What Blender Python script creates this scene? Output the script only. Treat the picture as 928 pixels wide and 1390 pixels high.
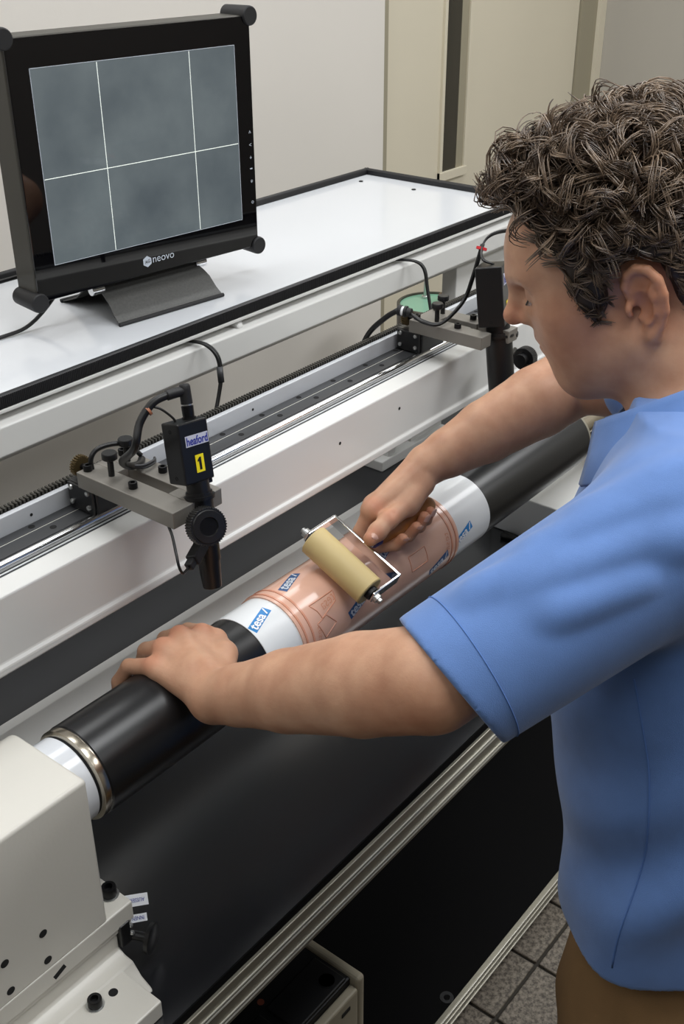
import bpy, math, random
import numpy as np
from mathutils import Vector, Matrix
random.seed(7); np.random.seed(7)
SC = bpy.context.scene
for o in list(bpy.data.objects): bpy.data.objects.remove(o)
# Design coordinates: X along the print cylinder, Y across the machine, Z up, origin at the eye.
S, H = 1.1, 1.9            # metres per design unit, eye height above the floor
FZ = -H / S                # floor in design units
def T(p): return Vector((p[0]*S, p[1]*S, p[2]*S + H))
# ------------------------------------------------------------------ camera
cd = bpy.data.cameras.new('camera'); cam = bpy.data.objects.new('camera', cd)
SC.collection.objects.link(cam); SC.camera = cam
cd.sensor_fit = 'VERTICAL'; cd.sensor_height = 24.0; cd.lens = 1504.56/1390*24.0
cd.clip_start = 0.05
R0 = ((0.62239479, -0.78269481, -0.00368362), (-0.38475266, -0.30184811, -0.87226894), (0.68160848, 0.54431293, -0.4890126))
cam.matrix_world = Matrix.Translation((0, 0, H)) @ Matrix(((R0[0][0], -R0[1][0], -R0[2][0]), (R0[0][1], -R0[1][1], -R0[2][1]), (R0[0][2], -R0[1][2], -R0[2][2]))).to_4x4()
# ------------------------------------------------------------------ light
w = bpy.data.worlds.new('world'); SC.world = w; w.use_nodes = True
w.node_tree.nodes['Background'].inputs[0].default_value = (0.93, 0.96, 1.0, 1)
w.node_tree.nodes['Background'].inputs[1].default_value = 0.05
def area(name, loc, rot, sx, sy, power, col):
    l = bpy.data.lights.new(name, 'AREA'); l.shape = 'RECTANGLE'; l.size = sx; l.size_y = sy; l.energy = power; l.color = col
    o = bpy.data.objects.new(name, l); SC.collection.objects.link(o); o.location = loc; o.rotation_euler = [math.radians(a) for a in rot]
    return o
for i_, x_ in enumerate((-0.9, 0.9, 2.7)):
    for j_, y_ in enumerate((-1.2, 0.1, 1.5)):
        area('ceiling_lamp', (x_, y_, 2.86), (0, 0, 0), 1.2, 0.6, ((1, 5, 34), (8, 18, 19), (8, 10, 11))[j_][i_], (0.97, 0.985, 1.0))
SC.view_settings.view_transform = 'Standard'; SC.view_settings.look = 'None'
SC.view_settings.gamma = 1.0; SC.view_settings.use_curve_mapping = False
SC.view_settings.exposure = 0.12
# ------------------------------------------------------------------ materials
def lin(c):
    return tuple((x/255/12.92 if x/255 <= .04045 else ((x/255+.055)/1.055)**2.4) for x in c)
MATS = {}
def mat(name, rgb, rough=.5, metal=0., spec=.5, var=None, bump=None, coat=0., sss=0., emit=None, stretch=None, trans=0., alpha=1., sheen=0.):
    m = bpy.data.materials.new(name); m.use_nodes = True; nt = m.node_tree; b = nt.nodes['Principled BSDF']
    c = lin(rgb); b.inputs['Base Color'].default_value = (*c, 1); b.inputs['Roughness'].default_value = rough
    b.inputs['Metallic'].default_value = metal; b.inputs['Specular IOR Level'].default_value = spec
    b.inputs['Coat Weight'].default_value = coat; b.inputs['Coat Roughness'].default_value = .08
    if sss: b.inputs['Subsurface Weight'].default_value = sss; b.inputs['Subsurface Radius'].default_value = (.012, .005, .003); b.inputs['Subsurface Scale'].default_value = 1.0
    if trans: b.inputs['Transmission Weight'].default_value = trans
    if sheen: b.inputs['Sheen Weight'].default_value = sheen
    if alpha < 1: b.inputs['Alpha'].default_value = alpha
    if emit: b.inputs['Emission Color'].default_value = (*lin(emit[0]), 1); b.inputs['Emission Strength'].default_value = emit[1]
    if var or bump:
        tc = nt.nodes.new('ShaderNodeTexCoord'); src = tc.outputs['Object']
        if stretch:
            mp = nt.nodes.new('ShaderNodeMapping'); mp.inputs['Scale'].default_value = stretch; nt.links.new(src, mp.inputs[0]); src = mp.outputs[0]
    if var:
        n = nt.nodes.new('ShaderNodeTexNoise'); n.inputs['Scale'].default_value = var[0]; n.inputs['Detail'].default_value = 5
        nt.links.new(src, n.inputs['Vector'])
        r = nt.nodes.new('ShaderNodeValToRGB'); r.color_ramp.elements[0].position = .3; r.color_ramp.elements[1].position = .7
        a = var[1]; lo = tuple(max(0, x*(1-a)) for x in c); hi = tuple(min(1, x*(1+a)) for x in c)
        if len(var) > 2: lo = lin(var[2])
        r.color_ramp.elements[0].color = (*lo, 1); r.color_ramp.elements[1].color = (*hi, 1)
        nt.links.new(n.outputs['Fac'], r.inputs['Fac']); nt.links.new(r.outputs['Color'], b.inputs['Base Color'])
    if bump:
        n = nt.nodes.new('ShaderNodeTexNoise'); n.inputs['Scale'].default_value = bump[0]; n.inputs['Detail'].default_value = 4
        nt.links.new(src, n.inputs['Vector'])
        bp = nt.nodes.new('ShaderNodeBump'); bp.inputs['Strength'].default_value = bump[1]; bp.inputs['Distance'].default_value = .002
        nt.links.new(n.outputs['Fac'], bp.inputs['Height']); nt.links.new(bp.outputs[0], b.inputs['Normal'])
    MATS[name] = m
    return m
mat('white_enamel', (218, 218, 215), .28, var=(2., .02))
mat('white_gloss', (214, 217, 221), .12, var=(2., .015))
mat('cream_enamel', (209, 206, 197), .35, var=(3., .02), bump=(260, .05))
mat('black_satin', (25, 26, 29), .24, spec=1.0, var=(6, .1))
mat('black_deck', (30, 31, 34), .5, var=(20, .1))
mat('black_sleeve', (15, 16, 18), .3, spec=.55, var=(8, .12))
mat('black_anodised', (17, 17, 18), .36, bump=(500, .05))
mat('black_rubber', (22, 22, 24), .55, bump=(700, .1))
mat('black_ribbed', (20, 20, 23), .42)
mat('black_cable', (12, 12, 13), .4)
mat('black_shelf', (9, 9, 10), .85, spec=.12)
mat('dark_plastic', (16, 17, 20), .45, bump=(900, .12))
mat('dark_gap', (14, 14, 14), .9)
mat('steel_plate', (132, 128, 121), .42, .35, var=(9, .12), stretch=(1, 1, 1))
mat('rail_black', (58, 59, 61), .42, .3, var=(5, .12))
mat('brushed_alu', (206, 209, 213), .36, .3, var=(30, .06), stretch=(.08, 1, 1))
mat('alu_profile', (150, 146, 132), .4, .55, var=(6, .05))
mat('alu_bright', (232, 230, 220), .3, .5)  # paler aluminium for the painted rail highlights and the guide rail seam
mat('chrome', (225, 226, 228), .1, 1.)
mat('polished_steel', (196, 188, 172), .22, 1.)
mat('rack_steel', (62, 60, 55), .45, .6)
mat('gear_brass', (92, 78, 52), .45, .7)
mat('screw_black', (18, 18, 19), .35, .3)
mat('zinc', (205, 206, 204), .28, .9)
mat('wall_paint', (224, 219, 211), .75, var=(1.2, .03), bump=(180, .05))
mat('wall_low_bounce', (128, 122, 114), .85)  # out-of-view walls, grey darkened to cut bounced light
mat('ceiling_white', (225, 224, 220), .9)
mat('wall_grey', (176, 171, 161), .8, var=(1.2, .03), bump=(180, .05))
mat('door_beige', (216, 208, 187), .5, var=(1.5, .03))
mat('door_frame', (156, 149, 128), .5)
mat('door_dark', (62, 58, 48), .3)
mat('window_glass_dark', (52, 49, 40), .08, var=(5, .3), stretch=(1, 1, .2))
mat('tape_white', (226, 229, 230), .3, coat=.3)
mat('plate_pink', (224, 178, 156), .22, coat=.5, var=(14, .05))
mat('plate_ridge', (214, 150, 122), .25, coat=.4)
mat('print_blue', (30, 128, 196), .3)
mat('print_navy', (58, 92, 138), .25)
mat('print_white', (238, 240, 242), .35)
mat('print_pale', (198, 206, 216), .3)
mat('label_lilac', (196, 198, 214), .4)
mat('ink_blue', (38, 48, 150), .4)
mat('label_yellow', (246, 226, 28), .4)
mat('ink_black', (10, 10, 10), .5)
mat('tape_blue', (30, 40, 110), .4)
mat('roller_rubber', (206, 184, 128), .5, var=(7, .05))
mat('wood', (168, 112, 58), .42, var=(22, .25), stretch=(.15, 1, 1))
mat('copper_tie', (170, 110, 80), .5); mat('red_tie', (214, 40, 50), .45)
mat('monitor_case', (12, 12, 13), .35, var=(4, .1)); mat('monitor_side', (64, 62, 56), .45, .3)
mat('monitor_glass', (4, 4, 7), .03, spec=.6)
mat('stand_grey', (70, 70, 68), .42, .35, var=(300, .15), bump=(600, .1))
mat('screen_line', (225, 232, 225), .4, emit=((225, 232, 225), .55))
mat('pc_beige', (168, 160, 140), .5); mat('pc_black', (17, 17, 19), .5)
mat('stool_green', (126, 176, 150), .25, coat=.4); mat('stool_rim', (78, 74, 66), .45, .3); mat('wicker_brown', (96, 76, 54), .7, bump=(300, .5))
mat('bin_beige', (196, 186, 160), .55); mat('bin_blue', (66, 100, 176), .5)
mat('brown_paint', (122, 66, 50), .5)
# speckled stone floor
def floor_mat(name, a, b_, sc=90):
    m = mat(name, a, .55); nt = m.node_tree; b = nt.nodes['Principled BSDF']
    tc = nt.nodes.new('ShaderNodeTexCoord'); n = nt.nodes.new('ShaderNodeTexNoise'); n.inputs['Scale'].default_value = sc; n.inputs['Detail'].default_value = 6
    n.inputs['Roughness'].default_value = .7
    r = nt.nodes.new('ShaderNodeValToRGB'); r.color_ramp.elements[0].position = .4; r.color_ramp.elements[1].position = .6
    r.color_ramp.elements[0].color = (*lin(b_), 1); r.color_ramp.elements[1].color = (*lin(a), 1)
    nt.links.new(tc.outputs['Object'], n.inputs['Vector']); nt.links.new(n.outputs['Fac'], r.inputs['Fac']); nt.links.new(r.outputs['Color'], b.inputs['Base Color'])
floor_mat('tile_stone', (134, 125, 112), (70, 63, 55), 110)
floor_mat('floor_base', (132, 124, 112), (88, 82, 72), 60)
mat('grout', (52, 48, 42), .9)
# live inspection picture on the screen: flat print, grey green cloudiness with a seam
def screen_mat():
    m = mat('screen_picture', (40, 46, 48), .06, spec=.5); nt = m.node_tree; b = nt.nodes['Principled BSDF']
    tc = nt.nodes.new('ShaderNodeTexCoord'); n = nt.nodes.new('ShaderNodeTexNoise'); n.inputs['Scale'].default_value = 9; n.inputs['Detail'].default_value = 8
    r = nt.nodes.new('ShaderNodeValToRGB'); r.color_ramp.elements[0].position = .25; r.color_ramp.elements[1].position = .8
    r.color_ramp.elements[0].color = (*lin((80, 90, 96)), 1); r.color_ramp.elements[1].color = (*lin((124, 134, 136)), 1)
    nt.links.new(tc.outputs['Object'], n.inputs['Vector']); nt.links.new(n.outputs['Fac'], r.inputs['Fac'])
    b.inputs['Base Color'].default_value = (.01, .01, .012, 1)
    nt.links.new(r.outputs['Color'], b.inputs['Emission Color']); b.inputs['Emission Strength'].default_value = .72
screen_mat()
# ------------------------------------------------------------------ mesh helpers (design units in, metres out)
def tag(o, label=None, cat=None, group=None, kind=None):
    if label: o['label'] = label
    if cat: o['category'] = cat
    if group: o['group'] = group
    if kind: o['kind'] = kind
    return o
def empty(name, base, label=None, cat=None, group=None):
    o = bpy.data.objects.new(name, None); SC.collection.objects.link(o); o.location = T(base); o.empty_display_size = .05
    return tag(o, label, cat, group)
def n3(v):
    v = np.array(v, float); return v/np.linalg.norm(v)
def frame(d):
    d = n3(d); a = np.array([0, 0, 1.]) if abs(d[2]) < .9 else np.array([1., 0, 0])
    u = n3(np.cross(a, d)); return u, np.cross(d, u), d
class MB:
    def __init__(s): s.v = []; s.f = []
    def add(s, v, f):
        k = len(s.v); s.v += [tuple(map(float, q)) for q in v]; s.f += [tuple(i+k for i in q) for q in f]; return s
    def box(s, lo, hi):
        (a, b, c), (d, e, f) = lo, hi
        return s.add([(a,b,c),(d,b,c),(d,e,c),(a,e,c),(a,b,f),(d,b,f),(d,e,f),(a,e,f)], [(0,3,2,1),(4,5,6,7),(0,1,5,4),(1,2,6,5),(2,3,7,6),(3,0,4,7)])
    def obox(s, c, ax, half):
        c = np.array(c, float); ax = [np.array(a, float)*h for a, h in zip(ax, half)]
        v = [c+i*ax[0]+j*ax[1]+k*ax[2] for k in (-1, 1) for (i, j) in ((-1,-1),(1,-1),(1,1),(-1,1))]
        return s.add(v, [(0,3,2,1),(4,5,6,7),(0,1,5,4),(1,2,6,5),(2,3,7,6),(3,0,4,7)])
    def prism(s, prof, x0, x1):   # prof: list of (y,z), extruded along X
        n = len(prof); v = [(x0, y, z) for y, z in prof]+[(x1, y, z) for y, z in prof]
        return s.add(v, [tuple(range(n-1, -1, -1)), tuple(range(n, 2*n))]+[(i, (i+1) % n, n+(i+1) % n, n+i) for i in range(n)])
    def extr(s, pts, d):          # planar polygon pts (3D) extruded by vector d
        n = len(pts); d = np.array(d, float); v = [np.array(p, float) for p in pts]+[np.array(p, float)+d for p in pts]
        return s.add(v, [tuple(range(n-1, -1, -1)), tuple(range(n, 2*n))]+[(i, (i+1) % n, n+(i+1) % n, n+i) for i in range(n)])
    def lathe(s, p0, d, prof, seg=32):   # prof: (distance along d, radius)
        u, w_, d = frame(d); p0 = np.array(p0, float); k = len(s.v); n = len(prof)
        for (t, r) in prof:
            for i in range(seg):
                a = 2*math.pi*i/seg; s.v.append(tuple(p0+d*t+(u*math.cos(a)+w_*math.sin(a))*r))
        for j in range(n-1):
            for i in range(seg):
                i2 = (i+1) % seg; s.f.append((k+j*seg+i, k+j*seg+i2, k+(j+1)*seg+i2, k+(j+1)*seg+i))
        s.f.append(tuple(k+i for i in range(seg-1, -1, -1))); s.f.append(tuple(k+(n-1)*seg+i for i in range(seg)))
        return s
    def cyl(s, a, b, r0, r1=None, seg=24):
        a = np.array(a, float); b = np.array(b, float); return s.lathe(a, b-a, [(0, r0), (np.linalg.norm(b-a), r0 if r1 is None else r1)], seg)
    def tube(s, path, r, seg=8, smooth=True):
        P = np.array(path, float)
        if smooth and len(P) > 2:
            Q = []; E = np.vstack([2*P[0]-P[1], P, 2*P[-1]-P[-2]])
            for i in range(1, len(E)-2):
                for t in np.linspace(0, 1, 7)[:-1]:
                    a, b, c, d = E[i-1:i+3]; Q.append(.5*((2*b)+(c-a)*t+(2*a-5*b+4*c-d)*t*t+(3*b-a-3*c+d)*t**3))
            Q.append(P[-1]); P = np.array(Q)
        k = len(s.v); n = len(P); tn = np.gradient(P, axis=0); u, _, _ = frame(tn[0])
        for i in range(n):
            t = n3(tn[i]); u = n3(u-t*np.dot(u, t)); w_ = np.cross(t, u); rr = r[i] if hasattr(r, '__len__') else r
            for j in range(seg):
                a = 2*math.pi*j/seg; s.v.append(tuple(P[i]+(u*math.cos(a)+w_*math.sin(a))*rr))
        for i in range(n-1):
            for j in range(seg):
                j2 = (j+1) % seg; s.f.append((k+i*seg+j, k+i*seg+j2, k+(i+1)*seg+j2, k+(i+1)*seg+j))
        s.f.append(tuple(k+j for j in range(seg-1, -1, -1))); s.f.append(tuple(k+(n-1)*seg+j for j in range(seg)))
        return s
    def build(s, name, m, parent=None, bevel=0, smooth=False, seg=2, ang=32, base=None):
        return mkobj(name, np.array(s.v, float), s.f, m, parent, bevel, smooth, seg, ang, base)
def mkobj(name, V, F, m, parent=None, bevel=0, smooth=False, seg=2, ang=32, base=None, data=None):
    if base is None and parent is None: base = (V.min(0)+V.max(0))/2*np.array([1, 1, 0])+np.array([0, 0, V[:, 2].min()])
    org = np.array(T(base)) if base is not None else np.array(WORLD[parent.name])
    me = bpy.data.meshes.new(name); W = V*S+np.array([0, 0, H])-org
    me.from_pydata([tuple(q) for q in W], [], F); me.update()
    if isinstance(m, str): m = MATS[m]
    me.materials.append(m)
    o = bpy.data.objects.new(name, me); SC.collection.objects.link(o)
    if smooth:
        me.polygons.foreach_set('use_smooth', [True]*len(me.polygons))
        if smooth != 'all':
            me.set_sharp_from_angle(angle=math.radians(ang))
    if bevel:
        b = o.modifiers.new('bevel', 'BEVEL'); b.width = bevel*S; b.segments = seg; b.limit_method = 'ANGLE'; b.angle_limit = math.radians(ang); b.harden_normals = False
    if parent is not None:
        o.parent = parent; 
        if base is not None: o.location = Vector(org)-WORLD[parent.name]
    else: o.location = Vector(org)
    WORLD[o.name] = Vector(org)
    return o
WORLD = {}
_e = empty
def empty(name, base, label=None, cat=None, group=None):
    o = _e(name, base, label, cat, group); WORLD[o.name] = T(base); return o
def struct(o, name=None): o['kind'] = 'structure'; return o
def text_mesh(txt, size=1.0, bold=0.0, shear=0.0):
    c = bpy.data.curves.new('t', 'FONT'); c.body = txt; c.size = size; c.align_x = 'CENTER'; c.align_y = 'CENTER'; c.offset = bold; c.shear = shear; c.resolution_u = 4
    o = bpy.data.objects.new('t', c); SC.collection.objects.link(o); dg = bpy.context.evaluated_depsgraph_get(); dg.update()
    me = bpy.data.meshes.new_from_object(o.evaluated_get(dg)); V = np.array([v.co[:] for v in me.vertices]); F = [tuple(p.vertices) for p in me.polygons]
    bpy.data.objects.remove(o); bpy.data.curves.remove(c); bpy.data.meshes.remove(me); return V, F
def text_on(txt, c, ex, ey, width, m, name, parent, bold=0., off=.0003, height=None):
    V, F = text_mesh(txt, 1.0, bold); mn, mx = V.min(0), V.max(0); V = V-(mn+mx)/2; k = width/(mx[0]-mn[0]); ky = k if height is None else height/(mx[1]-mn[1])
    ex, ey = n3(ex), n3(ey); nz = np.cross(ex, ey); c = np.array(c, float)
    P = c+V[:, :1]*k*ex+V[:, 1:2]*ky*ey+nz*off
    return mkobj(name, P, F, m, parent)
def quad_on(c, ex, ey, w_, h_, m, name, parent, off=.0002, th=.0002):
    ex, ey = n3(ex), n3(ey); nz = np.cross(ex, ey); c = np.array(c, float)+nz*off
    return MB().obox(c, (ex, ey, nz), (w_/2, h_/2, th)).build(name, m, parent)
# ================================================================== the setting
TP = .1447                                   # tile pitch
fl = struct(MB().box((-2.2, -2.2, FZ-.05), (4.4, 1.95, FZ-.006)).build('floor', 'grout'))
tile0 = None
for i in range(-6, 16):
    for j in range(-4, 11):
        x = 1.1506+TP*i; y = .5802+TP*j
        if not (0 < x < 3.45 and -.2 < y < 1.72): continue
        if x < .8 and y < .3: continue
        if tile0 is None:
            g = .0032
            tile0 = MB().box((x+g, y+g, FZ-.007), (x+TP-g, y+TP-g, FZ)).build('tile', 'tile_stone', fl, bevel=.0015, seg=1, base=(x+TP/2, y+TP/2, FZ)); t = tile0
        else:
            t = tile0.copy(); SC.collection.objects.link(t); t.parent = fl; t.location = T((x+TP/2, y+TP/2, FZ))-WORLD[fl.name]
wb = MB().box((-2.2, 1.75, FZ), (2.3664, 1.95, .93))
struct(wb.build('wall_back', 'wall_paint'))
# door leaf set slightly back, frame and jamb around it
door = MB().box((2.388, 1.765, FZ+.01), (3.40, 1.80, .8)).build('door_1', 'door_beige', bevel=.002); struct(door)
sx0, sx1, sz0 = 2.655, 2.765, -.69
MB().box((sx0-.012, 1.756, sz0-.02), (sx0, 1.768, .7)).box((sx1, 1.756, sz0-.02), (sx1+.012, 1.768, .7)).box((sx0-.012, 1.754, sz0-.024), (sx1+.012, 1.768, sz0)).build('window_frame', 'door_beige', door, bevel=.001)
MB().box((sx0, 1.7625, sz0), (sx1, 1.766, .7)).build('pane', 'window_glass_dark', door)
MB().box((sx1-.035, 1.7615, sz0), (sx1, 1.7635, .7)).build('pane_edge', 'door_frame', door)
struct(MB().box((2.3664, 1.752, FZ), (2.385, 1.95, .93)).build('trim_1', 'door_frame'))
struct(MB().box((3.404, 1.758, FZ), (3.5078, 1.95, .93)).build('trim_2', 'door_frame'))
struct(MB().box((3.5078, 1.745, FZ), (3.545, 1.95, .93)).build('trim_3', 'door_beige'))
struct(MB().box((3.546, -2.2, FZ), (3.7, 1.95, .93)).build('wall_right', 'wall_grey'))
struct(MB().box((-2.4, -2.4, FZ), (-2.2, 1.95, .93)).build('wall_left', 'wall_low_bounce'))
struct(MB().box((-2.2, -2.4, FZ), (3.7, -2.2, .93)).build('wall_front', 'wall_low_bounce'))
struct(MB().box((-2.4, -2.4, .90), (3.7, 1.95, 1.0)).build('ceiling', 'ceiling_white'))
# ================================================================== side table with the monitor
TZ = -.4925
tb = empty('side_table', (1.0, 1.18, FZ), 'long white enamelled table with black rubber edge behind the machine', 'table')
X0, X1, Y0, Y1 = -.55, 1.80, .9914, 1.372
MB().prism([(Y0+.004, TZ-.008), (Y1-.004, TZ-.008), (Y1-.004, TZ), (Y0+.004, TZ)], X0, X1-.004).build('table_top', 'white_gloss', tb, bevel=.0015)
rp = []
N = 10
for k in range(N+1):
    a = math.pi*k/N; rp.append((-.004*math.cos(a), .0085*math.sin(a)**.6 if k not in (0, N) else 0))
def rim_profile(o, sgn): return [(o+sgn*(.0045+y), TZ-.005+z) for y, z in [(-.0045, 0), (-.0045, .012), (-.003, .0158), (0, .0168), (.0025, .0158), (.004, .012), (.004, .003)]]
pr = [(Y0, TZ-.0045), (Y0, TZ+.0085), (Y0+.0018, TZ+.0112), (Y0+.0045, TZ+.0118), (Y0+.0072, TZ+.0108), (Y0+.009, TZ+.0085), (Y0+.009, TZ-.0045)]
pb = [(2*((Y0+Y1)/2)-y, z) for y, z in pr][::-1]
e = MB().prism(pr, X0, X1)
e.build('front_edge', 'black_ribbed', tb, smooth=True, ang=50)
# rubber ribs on the front edge
rb = MB(); x = X0
while x < X1:
    rb.box((x, Y0-.0006, TZ-.004), (x+.0012, Y0+.004, TZ+.0098)); x += .0026
tag(rb.build('edge_ribs', 'black_rubber', tb), kind='stuff')
MB().prism(pb, X0, X1).build('rear_edge', 'black_ribbed', tb, smooth=True, ang=50)
MB().extr([(X1, Y0, TZ-.0045), (X1, Y0, TZ+.0085), (X1-.0018, Y0, TZ+.0112), (X1-.0045, Y0, TZ+.0118), (X1-.009, Y0, TZ+.0085), (X1-.009, Y0, TZ-.0045)], (0, Y1-Y0, 0)).build('end_edge', 'black_ribbed', tb, smooth=True, ang=50)
MB().box((X0, Y0-.001, TZ-.0095), (X1, Y1, TZ-.005)).build('lip', 'white_enamel', tb, bevel=.001)
bz = -.559
MB().prism([(Y0+.02, TZ-.010), (Y0+.018, -.5115), (Y0-.002, -.5125), (Y0-.006, -.515), (Y0-.004, -.550), (Y0+.004, bz+.001), (Y0+.014, bz-.001), (Y1-.05, bz-.001), (Y1-.05, TZ-.010)], X0, X1-.015).build('apron_box', 'white_enamel', tb, smooth=True, ang=40, bevel=.0015)
for bx in (.46, 1.02, 1.765):
    MB().prism([(Y0+.004, TZ-.0095), (Y0+.022, TZ-.0095), (Y0+.022, -.5125), (Y0-.001, -.5128)], bx, bx+.012).build('bracket', 'white_enamel', tb, bevel=.003)
MB().box((1.60, 1.02, FZ), (1.78, 1.05, bz)).build('pedestal', 'white_enamel', tb, bevel=.002)
MB().box((-.50, 1.02, FZ), (-.32, 1.05, bz)).build('pedestal', 'white_enamel', tb, bevel=.002)
for hx, hy in ((1.735, 1.335), (1.742, 1.215)):
    MB().lathe((hx, hy, TZ), (0, 0, 1), [(0, .0042), (.0012, .0042), (.0018, .003), (.0019, .001)], 16).build('screw_head', 'screw_black', tb, smooth=True)
# ================================================================== monitor
k8 = .8085
MC = np.array([1.2155, 1.3659, -.3575])*k8; yaw = math.radians(-6.4)
E1 = np.array([math.cos(yaw), math.sin(yaw), 0]); EN = np.array([math.sin(yaw), -math.cos(yaw), 0]); EU = np.array([0, 0, 1.])
def mp(a, b, c): return MC+E1*a+EU*b+EN*c       # right, up, towards the operator
SW, SH = .304, .2275
mon = empty('monitor', tuple(mp(0, -.15, -.02)*np.array([1, 1, 0])+np.array([0, 0, TZ])), 'black flat monitor showing a grey crosshair picture on the table', 'monitor')
mw, mh = .181, .1525     # half outer size
cyo = -.0045
MB().obox(mp(0, cyo, -.020), (E1, EU, EN), (mw, mh, .0225)).build('case', 'monitor_side', mon, bevel=.003)
MB().obox(mp(0, cyo, .0035), (E1, EU, EN), (mw-.001, mh-.001, .0015)).build('front_glass', 'monitor_glass', mon, bevel=.001)
scr = MB().obox(mp(0, 0, .0052), (E1, EU, EN), (SW/2, SH/2, .0003)).build('screen', 'screen_picture', mon)
sd = MB()
for a, b, c, d in ((-SW/2, -SH/2, SW/2, -SH/2), (-SW/2, SH/2, SW/2, SH/2), (-SW/2, -SH/2, -SW/2, SH/2), (SW/2, -SH/2, SW/2, SH/2)):
    sd.obox(mp((a+c)/2, (b+d)/2, .0052), (E1, EU, EN), (abs(c-a)/2+.0003, abs(d-b)/2+.0003, .0004))
sd.build('screen_edge', 'print_pale', scr)
for u_ in (-.0485+.0, .0815-.0045):
    MB().obox(mp(u_-.013*(1 if u_ < 0 else 0), 0, .0057), (E1, EU, EN), (.00042, SH/2-.001, .0001)).build('crosshair_line', 'screen_line', scr)
MB().obox(mp(0, -.0105, .0057), (E1, EU, EN), (SW/2-.001, .00042, .0001)).build('crosshair_line', 'screen_line', scr)
for sx in (-1, 1):
    for sy in (-1, 1):
        c = mp(sx*(mw-.001), cyo+sy*(mh-.001), 0)
        MB().lathe(c-EN*.040, EN, [(0, .0115), (.044, .0125), (.047, .0120), (.0482, .0108), (.0482, 0.0001)], 28).build('corner_bumper', 'black_rubber', mon, smooth=True)
text_on('neovo', mp(.012, cyo-mh+.0185, .0052), E1, EU, .035, 'print_pale', 'logo_lettering', mon, bold=-.002)
hx = MB(); c = mp(-.0145, cyo-mh+.0185, .0052); pts = [c+.0075*(math.sin(math.radians(60*i))*E1+math.cos(math.radians(60*i))*EU) for i in range(6)]
hx.extr(pts, EN*.0003).build('logo_badge', 'print_pale', mon)
text_on('AG', c+EN*.0004, E1+EU*.15, EU-E1*.15, .0085, 'ink_black', 'logo_initials', mon, bold=.01)
for i, (g, dy) in enumerate((('^', .022), ('<', .005), ('+', -.012), ('-', -.027), ('*', -.044), ('o', -.073))):
    text_on(g, mp(mw-.0085, dy-.02, .0052), E1, EU, .004, 'print_pale', 'button_mark', mon)
# stand: folded sheet with front and rear feet, chrome hinge pins
st = [(-.03, -.155), (.0, -.1585), (.008, -.166)]
fz = TZ-MC[2]
def sheet(prof, hw0, hw1, th, name, m, par):
    n = len(prof); V = []; F = []
    for side in (0, 1):
        for i, (fwd, up) in enumerate(prof):
            hw = hw0+(hw1-hw0)*i/(n-1)
            for sg in (-1, 1): V.append(mp(sg*hw, up-side*th, fwd))
    m_ = 2*n
    for i in range(n-1):
        F.append((2*i, 2*i+1, 2*i+3, 2*i+2)); F.append((m_+2*i+2, m_+2*i+3, m_+2*i+1, m_+2*i))
        F.append((2*i, 2*i+2, m_+2*i+2, m_+2*i)); F.append((2*i+3, 2*i+1, m_+2*i+1, m_+2*i+3))
    F.append((1, 0, m_, m_+1)); F.append((m_-2, m_-1, 2*m_-1, 2*m_-2))
    return MB().add(V, F).build(name, m, par, smooth=True, ang=60)
stn = sheet([(-.018, -.150), (-.012, -.161), (-.008, -.1675), (.0, -.1715), (.010, -.178), (.022, fz+.012), (.034, fz+.0025)], .079, .0865, .002, 'stand', 'stand_grey', mon)
sheet([(-.018, -.150), (-.04, -.165), (-.07, fz+.015), (-.105, fz+.0025)], .079, .085, .002, 'stand_rear', 'stand_grey', mon)
MB().tube([mp(-.087, fz+.0026, .0345), mp(.087, fz+.0026, .0345)], .0026, 10, False).build('foot_strip', 'black_rubber', stn, smooth=True)
MB().tube([mp(-.086, fz+.0026, -.105), mp(.086, fz+.0026, -.105)], .0026, 10, False).build('foot_strip', 'black_rubber', stn, smooth=True)
for sg in (-1, 1):
    MB().cyl(mp(sg*.076, -.1645, -.013), mp(sg*.0945, -.1645, -.013), .0068, seg=20).build('hinge_pin', 'chrome', mon, bevel=.0008, smooth=True)
MB().tube([mp(-.1, -.13, -.045), mp(-.16, -.14, -.065), mp(-.24, -.146, -.055), mp(-.36, fz+.003, -.05), mp(-.60, fz+.003, -.03), mp(-.95, fz+.003, -.06)], .0028).build('power_lead', 'black_cable', mon, smooth='all')
MB().tube([mp(-.1, -.14, -.04), mp(-.165, fz+.012, -.038), mp(-.22, fz+.0028, -.035), mp(-.34, fz+.0026, -.04), mp(-.62, fz+.0026, -.01), mp(-.95, fz+.0026, -.03)], .0026).build('video_lead', 'black_cable', mon, smooth='all')
# ================================================================== mounting machine
BZ = -.84; YW = .777; YF = .4948
mc = empty('mounting_machine', (.9, .64, FZ), 'long white and black plate mounting machine with rail beam and aluminium frame', 'machine')
XA, XB, XG = -.15, 1.55, 2.2
MB().prism([(YF, BZ-.008), (YW+.01, BZ-.008), (YW+.01, BZ), (YF, BZ)], XA, XB).build('bed', 'black_satin', mc)
MB().box((XA, YF-.0015, BZ-.0103), (XB, YF, BZ-.0001)).build('bed_edge', 'black_shelf', mc)
zt = -YW*math.tan(math.radians(42.48))
MB().prism([(YW-.044, BZ), (YW+.012, BZ), (YW+.012, zt), (YW, zt), (YW-.036, zt-.024), (YW-.044, zt-.060)], XA, XB).build('riser', 'white_enamel', mc, bevel=.0008)
MB().box((XA, YW+.004, zt-.012), (XB, 1.02, zt-.003)).build('deck', 'black_deck', mc)
MB().box((XA, 1.0, zt-.012), (XB, 1.02, zt+.03)).build('deck_fence', 'black_deck', mc)
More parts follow.
